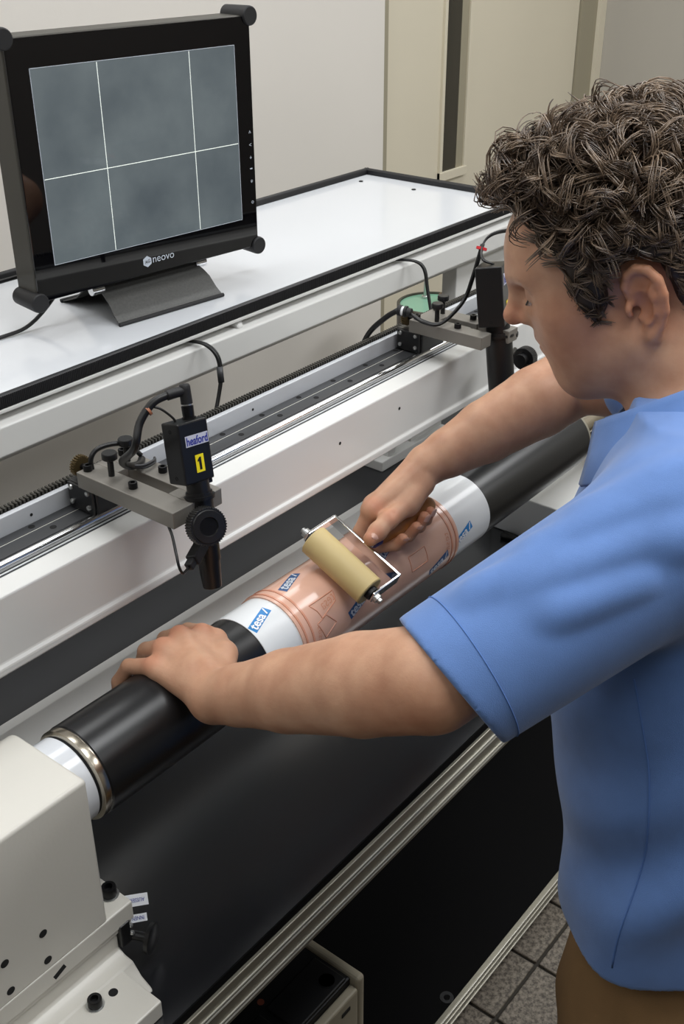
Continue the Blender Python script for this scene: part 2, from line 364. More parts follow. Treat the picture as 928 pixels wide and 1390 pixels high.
# rail beam
bt, bb = -.5105, -.584
MB().prism([(.700, bt), (.700, -.5735), (.697, -.5755), (.697, bb), (.712, bb), (.83, bb), (.83, bt)], XA, XB+.3).build('beam', 'white_enamel', mc, bevel=.0018)
MB().box((XA, .776, bt), (XB+.3, .7825, -.4885)).box((XA, .744, bt), (XB+.3, .777, bt+.0015)).build('rail_wall', 'brushed_alu', mc, bevel=.0006)
rk = MB().box((XA, .7826, -.5035), (XB+.3, .790, -.4895))
x = XA
while x < XB+.3:
    rk.box((x, .7826, -.4895), (x+.0021, .790, -.4850)); x += .0042
tag(rk.build('gear_rack', 'rack_steel', mc), kind='stuff')
r1 = MB().box((XA, .7635, bt+.001), (XB+.3, .7752, bt+.0042)).build('guide_rail', 'rail_black', mc, bevel=.0006)
r2 = MB().box((XA, .7445, bt+.001), (XB+.3, .7622, bt+.0042)).build('guide_rail', 'rail_black', mc, bevel=.0006)
MB().box((XA, .7622, bt+.001), (XB+.3, .7635, bt+.0036)).build('rail_seam', 'alu_bright', mc)
def xs_hole(): return [.245+.0405*i*1.55 for i in range(-4, 20)]
hole = None
for i, x in enumerate(np.arange(.07, 1.85, .0627)):
    for (y, par, dx) in ((.7695, r1, 0), (.7535, r2, .012)):
        if hole is None:
            hole = MB().lathe((0, 0, 0), (0, 0, 1), [(0, .0032), (.0002, .0032), (.0002, .0026), (-.0008, .0024)], 12)
        q = MB(); q.v = [(a+x+dx, b+y, c+bt+.0043) for a, b, c in hole.v]; q.f = hole.f
        q.build('bolt_hole', 'dark_gap', par)
MB().cyl((XA, .7365, bt+.0032), (XB+.3, .7365, bt+.0032), .0040, seg=20).build('guide_rod', 'chrome', mc, smooth=True)
for y in (.7305, .7275, .7257):
    MB().box((XA, y, bt), (XB+.3, y+.0012, bt+.0008)).build('groove_strip', 'rail_black' if y != .7275 else 'brushed_alu', mc)
for x, zz in ((.60, -.5), (.30, -.5), (.90, -.5), (1.2, -.5)):
    MB().lathe((x-.085, .7759, -.4985), (0, -1, 0), [(0, .0016), (.0002, .0016)], 10).build('wall_hole', 'dark_gap', mc)
for px_, z_ in ((.8735, -.5395), (.9865, -.5365)):
    MB().lathe((px_, .7, z_), (0, -1, 0), [(-.001, .002), (.0002, .002)], 12).build('threaded_hole', 'dark_gap', mc)
# bracket feet that carry the beam on the deck
for bx in (1.14, .02):
    ft = MB().box((bx-.02, .752+.07, zt-.003), (bx+.14, .752+.16, zt+.012)).build('bracket_foot', 'white_enamel', mc, bevel=.0015)
    MB().prism([(.826, zt+.010), (.93, zt+.010), (.93, bb), (.826, bb)], bx, bx+.018).box((bx+.06, .83, zt+.010), (bx+.14, .93, bb)).build('bracket_wall', 'white_enamel', mc, bevel=.0015)
# aluminium frame
def profile(y, z0, z1, name, XB=1.55):
    h = z1-z0
    MB().box((XA, y, z0), (XB, y+.036, z1)).build(name, 'alu_profile', mc, bevel=.001)
zf1 = -YF*math.tan(math.radians(60.07))*.985; zf0 = -(YF-.012)*math.tan(math.radians(61.48))
yf = .4897
def edge_highlights(y, z0, z1, fr, nm, XB=1.55):  # pale strips paint the highlights along the rail's groove edges
    for a in fr:
        z = z1+(z0-z1)*a
        MB().box((XA, y-.0012, z-.0009), (XB, y+.001, z+.0009)).build(nm, 'alu_bright', mc)
        MB().box((XA, y-.0004, z-.0030), (XB, y+.001, z-.0009)).build('slot', 'dark_gap', mc)
zf1 = BZ-.0105; zf0 = -yf*math.tan(math.radians(61.5))
profile(yf, zf0, zf1, 'top_frame_rail'); edge_highlights(yf, zf0, zf1, (.30, .40, .76, .86), 'rail_highlight')
yg = .62; zg1 = -yg*math.tan(math.radians(69.42)); zg0 = -yg*math.tan(math.radians(69.85))
profile(yg, zg0, zg1, 'bottom_frame_rail', XG); edge_highlights(yg, zg0, zg1, (.05, .45, .93), 'rail_highlight', XG)
shf = MB().box((XA, yg+.0084, zg1-.004), (XG, 1.02, zg1+.0008)).build('shelf', 'black_shelf', mc)
MB().box((XA, 1.0, zg1), (XG, 1.02, -1.02)).box((XA, 1.0, -1.02), (XB, 1.02, zt-.012)).build('back_panel', 'black_shelf', mc)
MB().lathe((1.083, .6405, zg1+.001), (0, 0, 1), [(-.0005, .012), (.0006, .012), (.0006, .006), (-.0004, .005)], 20).build('shelf_grommet', 'dark_plastic', mc)
for x in (XA, XB-.036):
    MB().box((x, .90, FZ), (x+.036, .936, BZ-.008)).build('leg', 'alu_profile', mc, bevel=.001)
    MB().box((x, .96, FZ), (x+.036, .996, BZ-.008)).build('leg', 'alu_profile', mc, bevel=.001)
    MB().box((x, YF, zf0), (x+.036, .73, zf1)).build('cross_rail', 'alu_profile', mc, bevel=.001)
# ================================================================== headstock at the near end
hs = empty('headstock', (.3, .62, BZ), 'white painted spindle housing holding the near end of the cylinder', 'spindle housing')
def rrect_yz(y0, y1, z0, z1, r, n=6, top=True):
    P = []
    for (cy_, cz_, a0) in ((y0+r, z1-r, 90), (y1-r, z1-r, 0)):
        pass
    P = [(y0, z0), (y1, z0)]
    for k in range(n+1):
        a = math.radians(90*k/n); P.append((y1-r+r*math.cos(a), z1-r+r*math.sin(a)))
    for k in range(n+1):
        a = math.radians(90+90*k/n); P.append((y0+.004+.004*math.cos(a), z1-.004+.004*math.sin(a)))
    return P
MB().prism(rrect_yz(.57, .672, -.772, -.611, .018), .02, .389).build('housing', 'cream_enamel', hs, bevel=.0025, smooth=True, ang=30, seg=3)
MB().prism([(.5695, -.792), (.60, -.792), (.68, -.792), (.68, -.771), (.5695, -.771)], .02, .4165).build('flange', 'cream_enamel', hs, bevel=.0015)
MB().box((.02, .571, -.797), (.414, .675, -.7922)).build('seam_plate', 'cream_enamel', hs, bevel=.0008)
MB().prism([(.5725, -.797), (.5725, -.815), (.565, -.819), (.555, -.8195), (.545, -.832), (.53, BZ+.0003), (.68, BZ+.0003), (.68, -.797)], .02, .3985).build('slide', 'cream_enamel', hs, bevel=.002, smooth=True, ang=30)
MB().box((.02, .506, BZ+.0003), (.386, .5665, -.8205)).build('foot_flange', 'cream_enamel', hs, bevel=.0015)
def cap_screw(p, d, r, h, par, washer=True):
    sc = MB().lathe(p, d, [(0, r), (h*.92, r), (h, r*.93), (h, r*.55), (h*.5, r*.5)], 20).build('cap_screw', 'screw_black', par, smooth=True, ang=40)
    if washer: MB().lathe(p, d, [(0, r*1.28), (.0009, r*1.28), (.0009, r*.9)], 20).build('washer', 'zinc', sc, smooth=True, ang=40)
    return sc
cap_screw((.4085, .590, -.771), (0, 0, 1), .0068, .0105, hs)
cap_screw((.3485, .547, -.8205), (0, 0, 1), .0062, .0085, hs)
MB().lathe((.366, .5445, -.8205), (0, 0, 1), [(-.004, .0042), (.00015, .0042)], 16).build('drilled_hole', 'dark_gap', hs)
for hx_, hz_ in ((.327, -.7295), (.3267, -.7606), (.290, -.729), (.290, -.7609)):
    h_ = MB().lathe((hx_, .5699, hz_), (0, -1, 0), [(0, .0038), (.0002, .0038)], 16).build('drilled_hole', 'dark_gap', hs)
MB().obox((.335, .5698, -.783), ((.93, 0, .37), (0, 1, 0), (-.37, 0, .93)), (.0065, .0004, .003)).build('slot_hole', 'dark_gap', hs, bevel=.0028)
MB().obox((.4045, .575, -.802), ((1, 0, 0), (0, 1, 0), (0, 0, 1)), (.006, .007, .013)).build('latch_block', 'black_anodised', hs, bevel=.0015)
lk = MB().lathe((.413, .570, -.812), (.42, -.88, .0), [(0, .004), (.012, .0042), (.0125, .006), (.0145, .0135), (.0185, .0142), (.0195, .0125), (.0195, .002)], 28).build('lock_knob', 'black_anodised', hs, smooth=True, ang=45)
for a in ((.4105, .570, -.797), (.4105, .569, -.806)):
    MB().lathe(a, (.5, -.85, .1), [(0, .0022), (.0022, .0022), (.0028, .0012)], 12).build('small_screw', 'zinc', hs, smooth=True)
ex, ey = n3((.80, -.42, -.42)), n3((-.2, -.85, .48))
def tagplate(c, txt, w_, h_):
    ex = n3((.86, -.12, -.5)); nz = n3((.1, -.75, .65)); nz = n3(nz-ex*np.dot(nz, ex)); ey = np.cross(nz, ex)
    q = MB().obox(c, (ex, ey, nz), (w_/2, h_/2, .0004)).build('paper_tag', 'print_white', hs)
    text_on(txt, np.array(c)+nz*.0005, -ex, -ey, w_*.66, 'ink_blue', 'tag_lettering', q)
tagplate((.4335, .586, -.797), 'AUSSER', .026, .0105); tagplate((.428, .581, -.812), 'INNEN', .022, .007)
# ================================================================== print cylinder
YC, ZC, RC = .6208, -.6516, .0434
AX = np.array([1., 0, 0]); CP = np.array([0, YC, ZC])
cy = empty('print_cylinder', (.84, YC, ZC-RC), 'long black rubber covered print cylinder lying across the machine', 'cylinder')
def ring(x0, x1, r0, r1=None, seg=96):
    return MB().lathe((x0, YC, ZC), AX, [(0, r0), (x1-x0, r0 if r1 is None else r1)], seg)
MB().lathe((.418, YC, ZC), AX, [(0, RC-.001), (.001, RC), (.839, RC), (.840, RC-.001)], 128).build('black_sleeve', 'black_sleeve', cy, smooth=True, ang=40)
MB().lathe((.4095, YC, ZC), AX, [(0, RC-.0035), (.0012, RC-.0006), (.007, RC-.0004), (.0085, RC-.001), (.0085, .02)], 96).build('end_ring', 'polished_steel', cy, smooth=True, ang=30)
MB().lathe((.4065, YC, ZC), AX, [(0, RC-.006), (.003, RC-.0045)], 96).build('shadow_gap', 'dark_gap', cy, smooth=True, ang=30)
MB().lathe((.385, YC, ZC), AX, [(0, RC-.0040), (.0215, RC-.0040), (.0225, RC-.005)], 96).build('hub', 'white_gloss', cy, smooth=True, ang=30)
MB().lathe((1.258, YC, ZC), AX, [(0, RC-.001), (.0055, RC-.0015), (.0065, RC-.004), (.0065, .015)], 96).build('end_ring', 'alu_profile', cy, smooth=True, ang=30)
MB().lathe((1.264, YC, ZC), AX, [(0, .0185), (.36, .0185)], 48).build('shaft', 'polished_steel', cy, smooth=True, ang=30)
def on_cyl(x, arc, h):
    # arc: angle in degrees from +Y towards +Z
    a = np.radians(arc); return np.stack([x+0*a, YC+(RC+h)*np.cos(a), ZC+(RC+h)*np.sin(a)], -1)
def sleeve(x0, x1, h, a0, a1, name, m, par, n=120):
    V = []; F = []
    for i in range(n+1):
        a = a0+(a1-a0)*i/n
        for x, hh in ((x0, 0), (x0, h), (x1, h), (x1, 0)): V.append(on_cyl(np.array(x), np.array(a), hh))
    for i in range(n):
        for j in range(3): F.append((4*i+j, 4*i+j+1, 4*i+4+j+1, 4*i+4+j))
    F.append((0, 1, 2, 3)); F.append((4*n+3, 4*n+2, 4*n+1, 4*n))
    return MB().add(V, F).build(name, m, par, smooth=True, ang=40)
tp = empty('adhesive_sheet', (.81, YC, ZC-RC), 'glossy white adhesive sheet wrapped around the middle of the cylinder', 'adhesive sheet')
sleeve(.617, 1.0035, .0008, -90, 269.5, 'sheet', 'tape_white', tp)
def cyl_label(xc, ac, h, m_bg, m_tx, par, rot=19., L=.0365, W=.0098):
    ca, sa = math.cos(math.radians(rot)), math.sin(math.radians(rot))
    def mapuv(u, v, hh):   # u along label, v up; up on the near side means a smaller angle
        x = xc+u*ca-v*sa; s_ = u*sa+v*ca
        return on_cyl(np.asarray(x), ac-np.degrees(np.asarray(s_)/(RC+h)), hh)
    V = []; F = []; n, m2 = 10, 4
    for i in range(n+1):
        for j in range(m2+1): V.append(mapuv(-L/2+L*i/n, -W/2+W*j/m2, h))
    for i in range(n):
        for j in range(m2): k = i*(m2+1)+j; F.append((k, k+1, k+m2+2, k+m2+1)[::-1])
    lb = MB().add(V, F).build('printed_label', m_bg, par)
    tv, tf = text_mesh('tesa', 1.0, .025); mn, mx = tv.min(0), tv.max(0); tv = tv-(mn+mx)/2
    k = L*.66/(mx[0]-mn[0]); P = mapuv(tv[:, 0]*k-L*.11, tv[:, 1]*k*.95, h+.0004)
    mkobj('label_lettering', P, tf, m_tx, lb)
    q = [(-.002, -.004), (.004, -.004), (.0115, .0042), (.0095, .0042)]
    q = [(.29*L, -.30*W), (.34*L, -.36*W), (.47*L, .42*W), (.42*L, .42*W)]
    mkobj('label_swoosh', np.array([mapuv(a, b, h+.0004) for a, b in q]), [(0, 1, 2, 3)], m_tx, lb)
    return lb
cyl_label(.6355, 105.5, .0009, 'print_blue', 'print_white', tp, L=.0345)
cyl_label(.9465, 173, .0009, 'print_blue', 'print_white', tp)
pl = empty('printing_plate', (.80, YC, ZC-RC), 'translucent pink relief printing plate wrapped over the white sheet', 'printing plate')
sleeve(.6625, .934, .0024, -60, 255, 'plate', 'plate_pink', pl)
for x in (.6665, .676, .919, .9275):
    sleeve(x, x+.0022, .0031, -55, 250, 'relief_ridge', 'plate_ridge', pl)
cyl_label(.700, 82, .0026, 'print_navy', 'print_pale', pl)
cyl_label(.7500, 163, .0026, 'print_navy', 'print_pale', pl)
cyl_label(.823, 122, .0026, 'print_navy', 'print_pale', pl)
cyl_label(.895, 190, .0026, 'print_navy', 'print_pale', pl)
def relief(poly, closed=True, w_=.0006):
    q = MB(); P = []
    n = len(poly)
    for i in range(n if closed else n-1):
        a, b = np.array(poly[i]), np.array(poly[(i+1) % n])
        for t in np.linspace(0, 1, 9)[:-1]: c = a+(b-a)*t; P.append(on_cyl(np.array(c[0]), np.array(c[1]), .0025))
    P.append(P[0] if closed else on_cyl(np.array(poly[-1][0]), np.array(poly[-1][1]), .0025))
    q.tube(P, w_, 5, False); q.build('relief_line', 'plate_ridge', pl, smooth='all')
relief([(.689, 128), (.7255, 128), (.7215, 141), (.696, 150), (.694, 139)])
relief([(.687, 153), (.702, 149), (.7125, 165), (.694, 176)])
relief([(.842, 150), (.872, 150), (.872, 172), (.842, 172)])
def relief_text(txt, xc, ac, w_, rot):
    tv, tf = text_mesh(txt, 1.0, -.01); mn, mx = tv.min(0), tv.max(0); tv = tv-(mn+mx)/2; k = w_/(mx[0]-mn[0])
    ca, sa = math.cos(math.radians(rot)), math.sin(math.radians(rot)); u, v = -tv[:, 0]*k, tv[:, 1]*k
    P = on_cyl(xc+u*ca-v*sa, ac-np.degrees((u*sa+v*ca)/RC), .0028); mkobj('relief_lettering', P, [f[::-1] for f in tf], 'plate_ridge', pl)
relief_text('tesa', .712, 136, .022, 8); relief_text('tesa', .686, 166, .016, 80); relief_text('tesa', .912, 165, .02, 85)
# ================================================================== camera carriages
def carriage(x0, label, yN, yB=.7515, zt_=-.462, openend=False):
    x1 = x0+.0597; zb_ = zt_-.016
    c = empty('camera_carriage', (x0+.03, .72, bt+.004), label, 'carriage')
    s0, s1 = x0+.0235, x0+.0365
    ye = yN-.01 if openend else yN+.030
    p = MB()
    if openend:
        p.extr([(x0, yN, zb_), (s0-.002, yN, zb_), (s0-.002, yN+.03, zb_), (s0, yN+.03, zb_), (s0, yB-.03, zb_), (s1, yB-.03, zb_), (s1, yN+.03, zb_), (s1+.002, yN+.03, zb_), (s1+.002, yN-.014, zb_), (x1, yN-.014, zb_), (x1, yB, zb_), (x0, yB, zb_)], (0, 0, .016))
    else:
        p.box((x0, yN, zb_), (s0, yB, zt_)).box((s1, yN, zb_), (x1, yB, zt_)).box((s0, yN, zb_), (s1, ye, zt_)).box((s0, yB-.03, zb_), (s1, yB, zt_))
    p.build('plate', 'steel_plate', c, bevel=.0008)
    bl = MB().box((x0+.006, .7345, bt+.0046), (x1-.006, .7735, zb_-.0003)).box((x0+.003, .7365, bt+.006), (x0+.0065, .7715, zb_-.001)).build('bearing_block', 'black_anodised', c, bevel=.001)
    for y in (.743, .766):
        for z in (zb_-.005, bt+.0125):
            MB().lathe((x0+.003, y, z), (-1, 0, 0), [(0, .0026), (.0016, .0024), (.0018, .0012), (.0008, .001)], 14).build('block_screw', 'zinc', bl, smooth=True, ang=40)
    for (dx, y) in ((.009, yB-.006), (.051, yB-.006), (.0115, yB-.064), (.0495, yB-.062)):
        cap_screw((x0+dx, y, zt_), (0, 0, 1), .0042, .0058, c, False)
    for (dx, y) in ((.0155, yB-.031), (.0445, yB-.020)):
        ts = MB().lathe((x0+dx, y, zt_), (0, 0, 1), [(0, .0029), (.016, .0029), (.016, .0052), (.0175, .0072), (.0225, .0072), (.0235, .0064), (.0235, .001)], 24).build('thumb_screw', 'black_anodised', c, smooth=True, ang=40)
    # pinion that runs on the rack
    g = MB(); gc = np.array([x0+.016, yB+.011, zt_-.004]); n = 24
    pts = []
    for i in range(n):
        for a, r in ((0, .0088), (.25, .0104), (.55, .0104), (.8, .0088)):
            an = 2*math.pi*(i+a)/n; pts.append(gc+np.array([r*math.cos(an), 0, r*math.sin(an)]))
    g.extr(pts, (0, .006, 0)); g.build('pinion', 'gear_brass', c)
    MB().cyl(gc-np.array([0, .013, 0]), gc+np.array([0, .008, 0]), .003, seg=12).build('pinion_shaft', 'screw_black', c, smooth=True)
    return c
c1 = carriage(.5525, 'grey steel carriage plate under the camera marked 1, nearer the monitor', .6256)
c2 = carriage(1.075, 'grey steel carriage plate with forked end beside the operator\'s face', .6460, openend=True)
# ------------------------------------------------------------------ inspection cameras
def camera(A, B, label, name='inspection_camera', rot=0.0, marked=True, sc=1.0):
    A = np.array(A); B = np.array(B); up = n3(A-B); L = np.linalg.norm(A-B)
    fx = np.array([math.cos(rot), math.sin(rot), 0]); fx = n3(fx-up*np.dot(fx, up)); fy = np.cross(up, fx)   # fy points away from the operator
    c = empty(name, tuple(B), label, 'camera')
    def q(a, b, t): return B+fx*a+fy*b+up*t
    t0 = L*.575; t1 = t0+.054*(1+(sc-1)*.75)
    bd = MB().obox(q(-.003, .003, (t0+t1)/2), (fx, fy, up), (.0165*sc, .0112*sc, (t1-t0)/2)).build('camera_body', 'black_anodised', c, bevel=.0014)
    MB().obox(q(.006, .0045, t0-.002), (fx, fy, up), (.0085, .008, .003)).build('body_step', 'black_anodised', bd, bevel=.0006)
    for sx in (-1, 1):
        for tt in (t0+.006, t1-.007):
            MB().lathe(q(-.003+.0165*sc*sx, .003, tt), fx*sx, [(-.0005, .0018), (.0003, .0018), (.0003, .001), (-.0004, .0009)], 10).build('body_screw', 'dark_gap', bd)
    ft = q(-.003, .003-.0112*sc-.0002, 0)-B
    n_ = -fy
    ly = B+ft+up*(t1-.0165); tl = n3(fx+up*.0)
    qd = quad_on(ly+fx*.002, fx, up, .0255*sc, .0095*sc, 'label_lilac', 'name_label', bd)
    text_on('heaford', ly+fx*.002+n_*.0002, fx, up, .0235*sc, 'ink_blue', 'label_lettering', qd, bold=.02, off=.0005, height=.0075*sc)
    if marked:
        ny = B+ft+up*(t0+.0165)+fx*.002
        q2 = quad_on(ny, fx, up, .0092*sc, .0155*sc, 'label_yellow', 'number_label', bd)
        one = [(-.0012, -.0055), (.0014, -.0055), (.0014, .0055), (-.0004, .0055), (-.0026, .0032), (-.0026, .0016), (-.0012, .0024)]
        MB().extr([ny+n_*.0005+(fx*a+up*b)*sc for a, b in one], n_*.0002).build('label_number', 'ink_black', q2)
    MB().lathe(q(0, 0, t0-.016), up, [(0, .0138*sc), (.003, .0138*sc), (.003, .012*sc), (.006, .0118*sc), (.006, .0105*sc), (.0165, .0100*sc)], 32).build('lens_mount', 'black_anodised', c, smooth=True, ang=35)
    MB().lathe(q(0, 0, 0), up, [(0, .0070*sc), (.0006, .0082*sc), (.002, .0086*sc), (.025, .0104*sc), (.027, .0112*sc), (.06, .0116*sc), (t0-.014, .0116*sc)], 36).build('lens_tube', 'black_anodised', c, smooth=True, ang=35)
    return c, q, t0, t1, fx, fy, up
cam1, q, t0, t1, fx, fy, up = camera((.600, .6500, -.377), (.580, .612, -.545), 'black camera labelled with a yellow number 1, pointing down', rot=math.radians(-2))
# focus knob, ribbed, facing the operator
def knob(c, par, d, r=.0172, h=.012):
    d = n3(d); u, w_, _ = frame(d); n = 44; pts = []
    for i in range(n):
        for a, rr in ((0, r), (.5, r), (.5, r*.955), (1, r*.955)): an = 2*math.pi*(i+a)/n; pts.append(np.array(c)+(u*math.cos(an)+w_*math.sin(an))*rr)
    k = MB().extr(pts, d*h).build('focus_knob', 'black_anodised', par, bevel=.0003, seg=1)
    MB().lathe(np.array(c)+d*h, d, [(0, r*.86), (.0012, r*.82), (.0014, r*.5), (-.0016, r*.40), (-.0018, .0005)], 32).build('knob_face', 'black_anodised', k, smooth=True, ang=35)
    MB().cyl(np.array(c)-d*.010, np.array(c), r*.55, seg=20).build('knob_neck', 'black_anodised', k, smooth=True)
    return k
kd = n3(-fy*.93-fx*.30+up*.1); kc = q(-.015, -.018, .0650); knob(kc, cam1, kd)
# light plug on the tube
pd = n3(-fx*.85-fy*.3-up*.42); pc = q(-.006, -.004, .046)
MB().obox(pc+pd*.014, (pd, n3(np.cross(pd, fy)), n3(np.cross(pd, np.cross(pd, fy)))), (.011, .0052, .0052)).obox(pc+pd*.028, (pd, n3(np.cross(pd, fy)), n3(np.cross(pd, np.cross(pd, fy)))), (.005, .0036, .0036)).build('light_plug', 'black_rubber', cam1, bevel=.001)
MB().tube([pc+pd*.033, pc+pd*.044+up*.003, pc+pd*.049+up*.012, pc+pd*.047+up*.021+fy*.003, pc+pd*.038+up*.030+fy*.012, pc+pd*.032+up*.034+fy*.02], .0013, 7).build('light_lead', 'black_cable', cam1, smooth='all')
ct = q(.004, .004, t1)
MB().lathe(ct, up, [(0, .0062), (.0012, .0062), (.0012, .0050), (.003, .0052), (.011, .0054), (.0112, .0047), (.013, .0047)], 24).build('connector_nut', 'screw_black', cam1, smooth=True, ang=35)
MB().lathe(ct+up*.0118, up, [(0, .0050), (.0014, .0050)], 24).build('connector_band', 'zinc', cam1, smooth=True, ang=35)
MB().lathe(ct+up*.013, up, [(0, .0052), (.012, .0050), (.0155, .0049), (.017, .004), (.0172, .001)], 24).build('connector_plug', 'black_rubber', cam1, smooth=True, ang=35)
el = ct+up*.0245
hd = n3(-fx*.85+fy*.30-up*.05)
MB().tube([el, el+hd*.009, el+hd*.017-up*.0005], [.0046]*13, 12).build('cable_boot', 'black_rubber', cam1, smooth='all')
pth = [el+hd*.014, el+hd*.030-up*.004, el+hd*.044-up*.018, el+hd*.052-up*.038, (.5655, .700, -.440), (.579, .707, -.4525), (.594, .712, -.458), (.606, .722, -.4605)]
MB().tube(pth, .0036, 9).build('camera_cable', 'black_cable', cam1, smooth='all')
for dz in (0, .0025):
    MB().tube([(.578, .707, -.4520), (.592, .704, -.4585+dz), (.606, .705, -.459+dz), (.613, .712, -.459)], .0014, 7).build('loose_wire', 'rail_black', cam1, smooth='all')
MB().tube([el+hd*.033-up*.006, q(-.020, .010, t1+.013), q(-.012, .006, t1+.004), q(-.010, .005, t1-.001)], .0011, 7).build('sync_lead', 'black_cable', cam1, smooth='all')
MB().lathe(el+hd*.034-up*.009, n3(hd-up*.5), [(0, .0045), (.0022, .0045)], 14).build('cable_tie', 'copper_tie', cam1, smooth=True, ang=40)
lp = [(.566, .745, -.466), (.566, .745, -.452), (.574, .744, -.4445), (.590, .738, -.4435), (.600, .73, -.447), (.606, .722, -.457)]
MB().tube(lp, .0024, 8).build('loop_cable', 'black_cable', cam1, smooth='all')
# second camera, on the far carriage
cam2, q, t0, t1, fx, fy, up = camera((1.128, .669, -.372), (1.115, .632, -.575), 'black camera half hidden by the operator\'s nose', rot=math.radians(22), marked=True, sc=1.42)
knob(q(.048, -.020, .062), cam2, n3(fx*.95-fy*.25), .0145, .014)
MB().cyl(q(.0, -.014, .079), q(.030, -.014, .079), .0028, seg=12).build('clamp_bolt', 'screw_black', cam2, smooth=True)
MB().lathe((1.1345, .637, -.472), (.3, -1, 0), [(0, .0042), (.004, .0042), (.005, .0034), (.005, .002)], 14).build('clamp_screw', 'screw_black', cam2, smooth=True)
tp2 = q(-.008, .0, t1)
for d in (0, .003, .006):
    MB().tube([tp2+up*.0+fx*.004, tp2+up*.008+fx*(.002-d)+fy*.012, (1.141, .692, -.373), (1.158, .688, -.364+d*.4), (1.21, .683, -.368+d*.4)], .0013 if d else .0011, 7).build('top_wire', 'black_cable', cam2, smooth='all')
for d in (0, .0032):
    MB().tube([(1.142-d, .692, -.372), (1.130-d, .695, -.408), (1.118-d, .699, -.437), (1.085-d, .700, -.452), (1.068-d, .705, -.456), (1.062-d, .722, -.4535), (1.065, .744, -.4495)], .0020, 8).build('camera_cable', 'black_cable', cam2, smooth='all')
MB().lathe((1.1385, .6925, -.379), (.45, 0, 1), [(0, .0066), (.0032, .0066)], 14).build('cable_tie', 'red_tie', cam2, smooth=True, ang=40)
g2 = (1.066, .742, -.449)
gl = MB().lathe(g2, (-.25, 1, .08), [(0, .0055), (.006, .0055), (.006, .0072), (.009, .0072), (.009, .005), (.013, .005), (.013, .0068), (.017, .0068), (.019, .003)], 18).build('cable_gland', 'black_rubber', cam2, smooth=True, ang=35)
MB().lathe((1.064, .7515, -.4483), (-.25, 1, .08), [(0, .0056), (.003, .0056)], 18).build('gland_band', 'print_white', gl, smooth=True, ang=35)
MB().tube([(1.062, .759, -.448), (1.058, .775, -.460), (1.053, .797, -.484), (1.048, .812, -.52)], .0034, 8).build('trailing_cable', 'black_cable', cam2, smooth='all')
# ================================================================== hanging cable bundles from the table
def bundle(pts, n, label, r=.0017):
    c = empty('cable_bundle', pts[-1], label, 'cable')
    for k in range(n):
        a = 2*math.pi*k/n; o = np.array([math.cos(a), math.sin(a)*.5, 0])*r*1.15
        MB().tube([np.array(p)+o*(1+.3*math.sin(k+i)) for i, p in enumerate(pts)], r, 8).build('cable', 'black_cable', c, smooth='all')
    return c
b1 = bundle([(.938, 1.004, -.507), (.942, .975, -.507), (.945, .958, -.520), (.943, .952, -.545), (.935, .950, -.570), (.918, .945, -.60)], 3, 'black cable bundle hanging behind the camera marked 1')
MB().tube([(.9450, .955, -.533), (.9425, .951, -.553)], .0042, 10, False).build('cable_sleeve', 'rail_black', b1, smooth='all')
bundle([(1.395, 1.004, -.507), (1.40, .970, -.505), (1.404, .955, -.516), (1.400, .945, -.545), (1.392, .930, -.585), (1.385, .92, -.62)], 3, 'black cable bundle hanging between the table and the far carriage')
# ================================================================== hand roller
a_ = math.radians(115); nn = np.array([0, math.cos(a_), math.sin(a_)]); tt_ = np.array([0, -math.sin(a_), math.cos(a_)])*-1   # tt_ towards the operator, down
if tt_[1] > 0: tt_ = -tt_
rr = .0166; RCt = CP+nn*(RC+.0026+rr); RCt[0] = .7425
hr = empty('hand_roller', tuple(RCt-nn*rr), 'small hand roller with tan rubber drum, steel frame and wooden handle', 'hand roller')
hl = .0405
MB().lathe(RCt-tt_*hl, tt_, [(0, rr*.55), (0.0002, rr*.94), (.0012, rr), (2*hl-.0012, rr), (2*hl-.0002, rr*.94), (2*hl, rr*.8), (2*hl-.001, rr*.5)], 48).build('drum', 'roller_rubber', hr, smooth=True, ang=35)
MB().lathe(RCt-tt_*(hl+.004), tt_, [(0, rr*.45), (2*hl+.008, rr*.45)], 24).build('drum_core', 'dark_plastic', hr, smooth=True)
hdv = n3(np.array([1., -.03, .05])); sdv = n3(np.cross(tt_, hdv))   # handle direction; strip normal
if sdv[2] < 0: sdv = -sdv
def strip(p, q_, wdir, w_, th, bb_): 
    p, q_ = np.array(p), np.array(q_); d = n3(q_-p); t = n3(np.cross(d, wdir)); wd = n3(np.cross(t, d))
    bb_.obox((p+q_)/2, (d, wd, t), (np.linalg.norm(q_-p)/2, w_/2, th/2))
fb = MB(); off = hdv*.0385
e0, e1 = RCt-tt_*(hl+.006), RCt+tt_*(hl+.006)
strip(e0-hdv*.004, e0+off, sdv, .0135, .0030, fb); strip(e1-hdv*.004, e1+off, sdv, .0135, .0030, fb)
strip(e0+off-tt_*.001, e1+off+tt_*.001, sdv, .0135, .0030, fb)
fb.build('frame', 'chrome', hr, bevel=.0008)
for p, d in ((e0, -tt_), (e1, tt_)):
    MB().lathe(p, d, [(.0008, .0058), (.0018, .0058), (.0018, .0050), (.0058, .0050), (.0058, .0030), (.009, .0029), (.0095, .002)], 18).build('axle_nut', 'zinc', hr, smooth=True, ang=30)
HB = RCt+off
MB().cyl(HB, HB+hdv*.016, .0034, seg=16).build('stem', 'chrome', hr, smooth=True)
MB().lathe(HB+hdv*.012, hdv, [(0, .0058), (.010, .0064)], 20).build('ferrule', 'tape_blue', hr, smooth=True)
MB().lathe(HB+hdv*.021, hdv, [(0, .0062), (.012, .0085), (.025, .0108), (.045, .0112), (.062, .0105), (.078, .0112), (.086, .0108), (.092, .0075), (.0945, .002)], 28).build('handle', 'wood', hr, smooth='all')
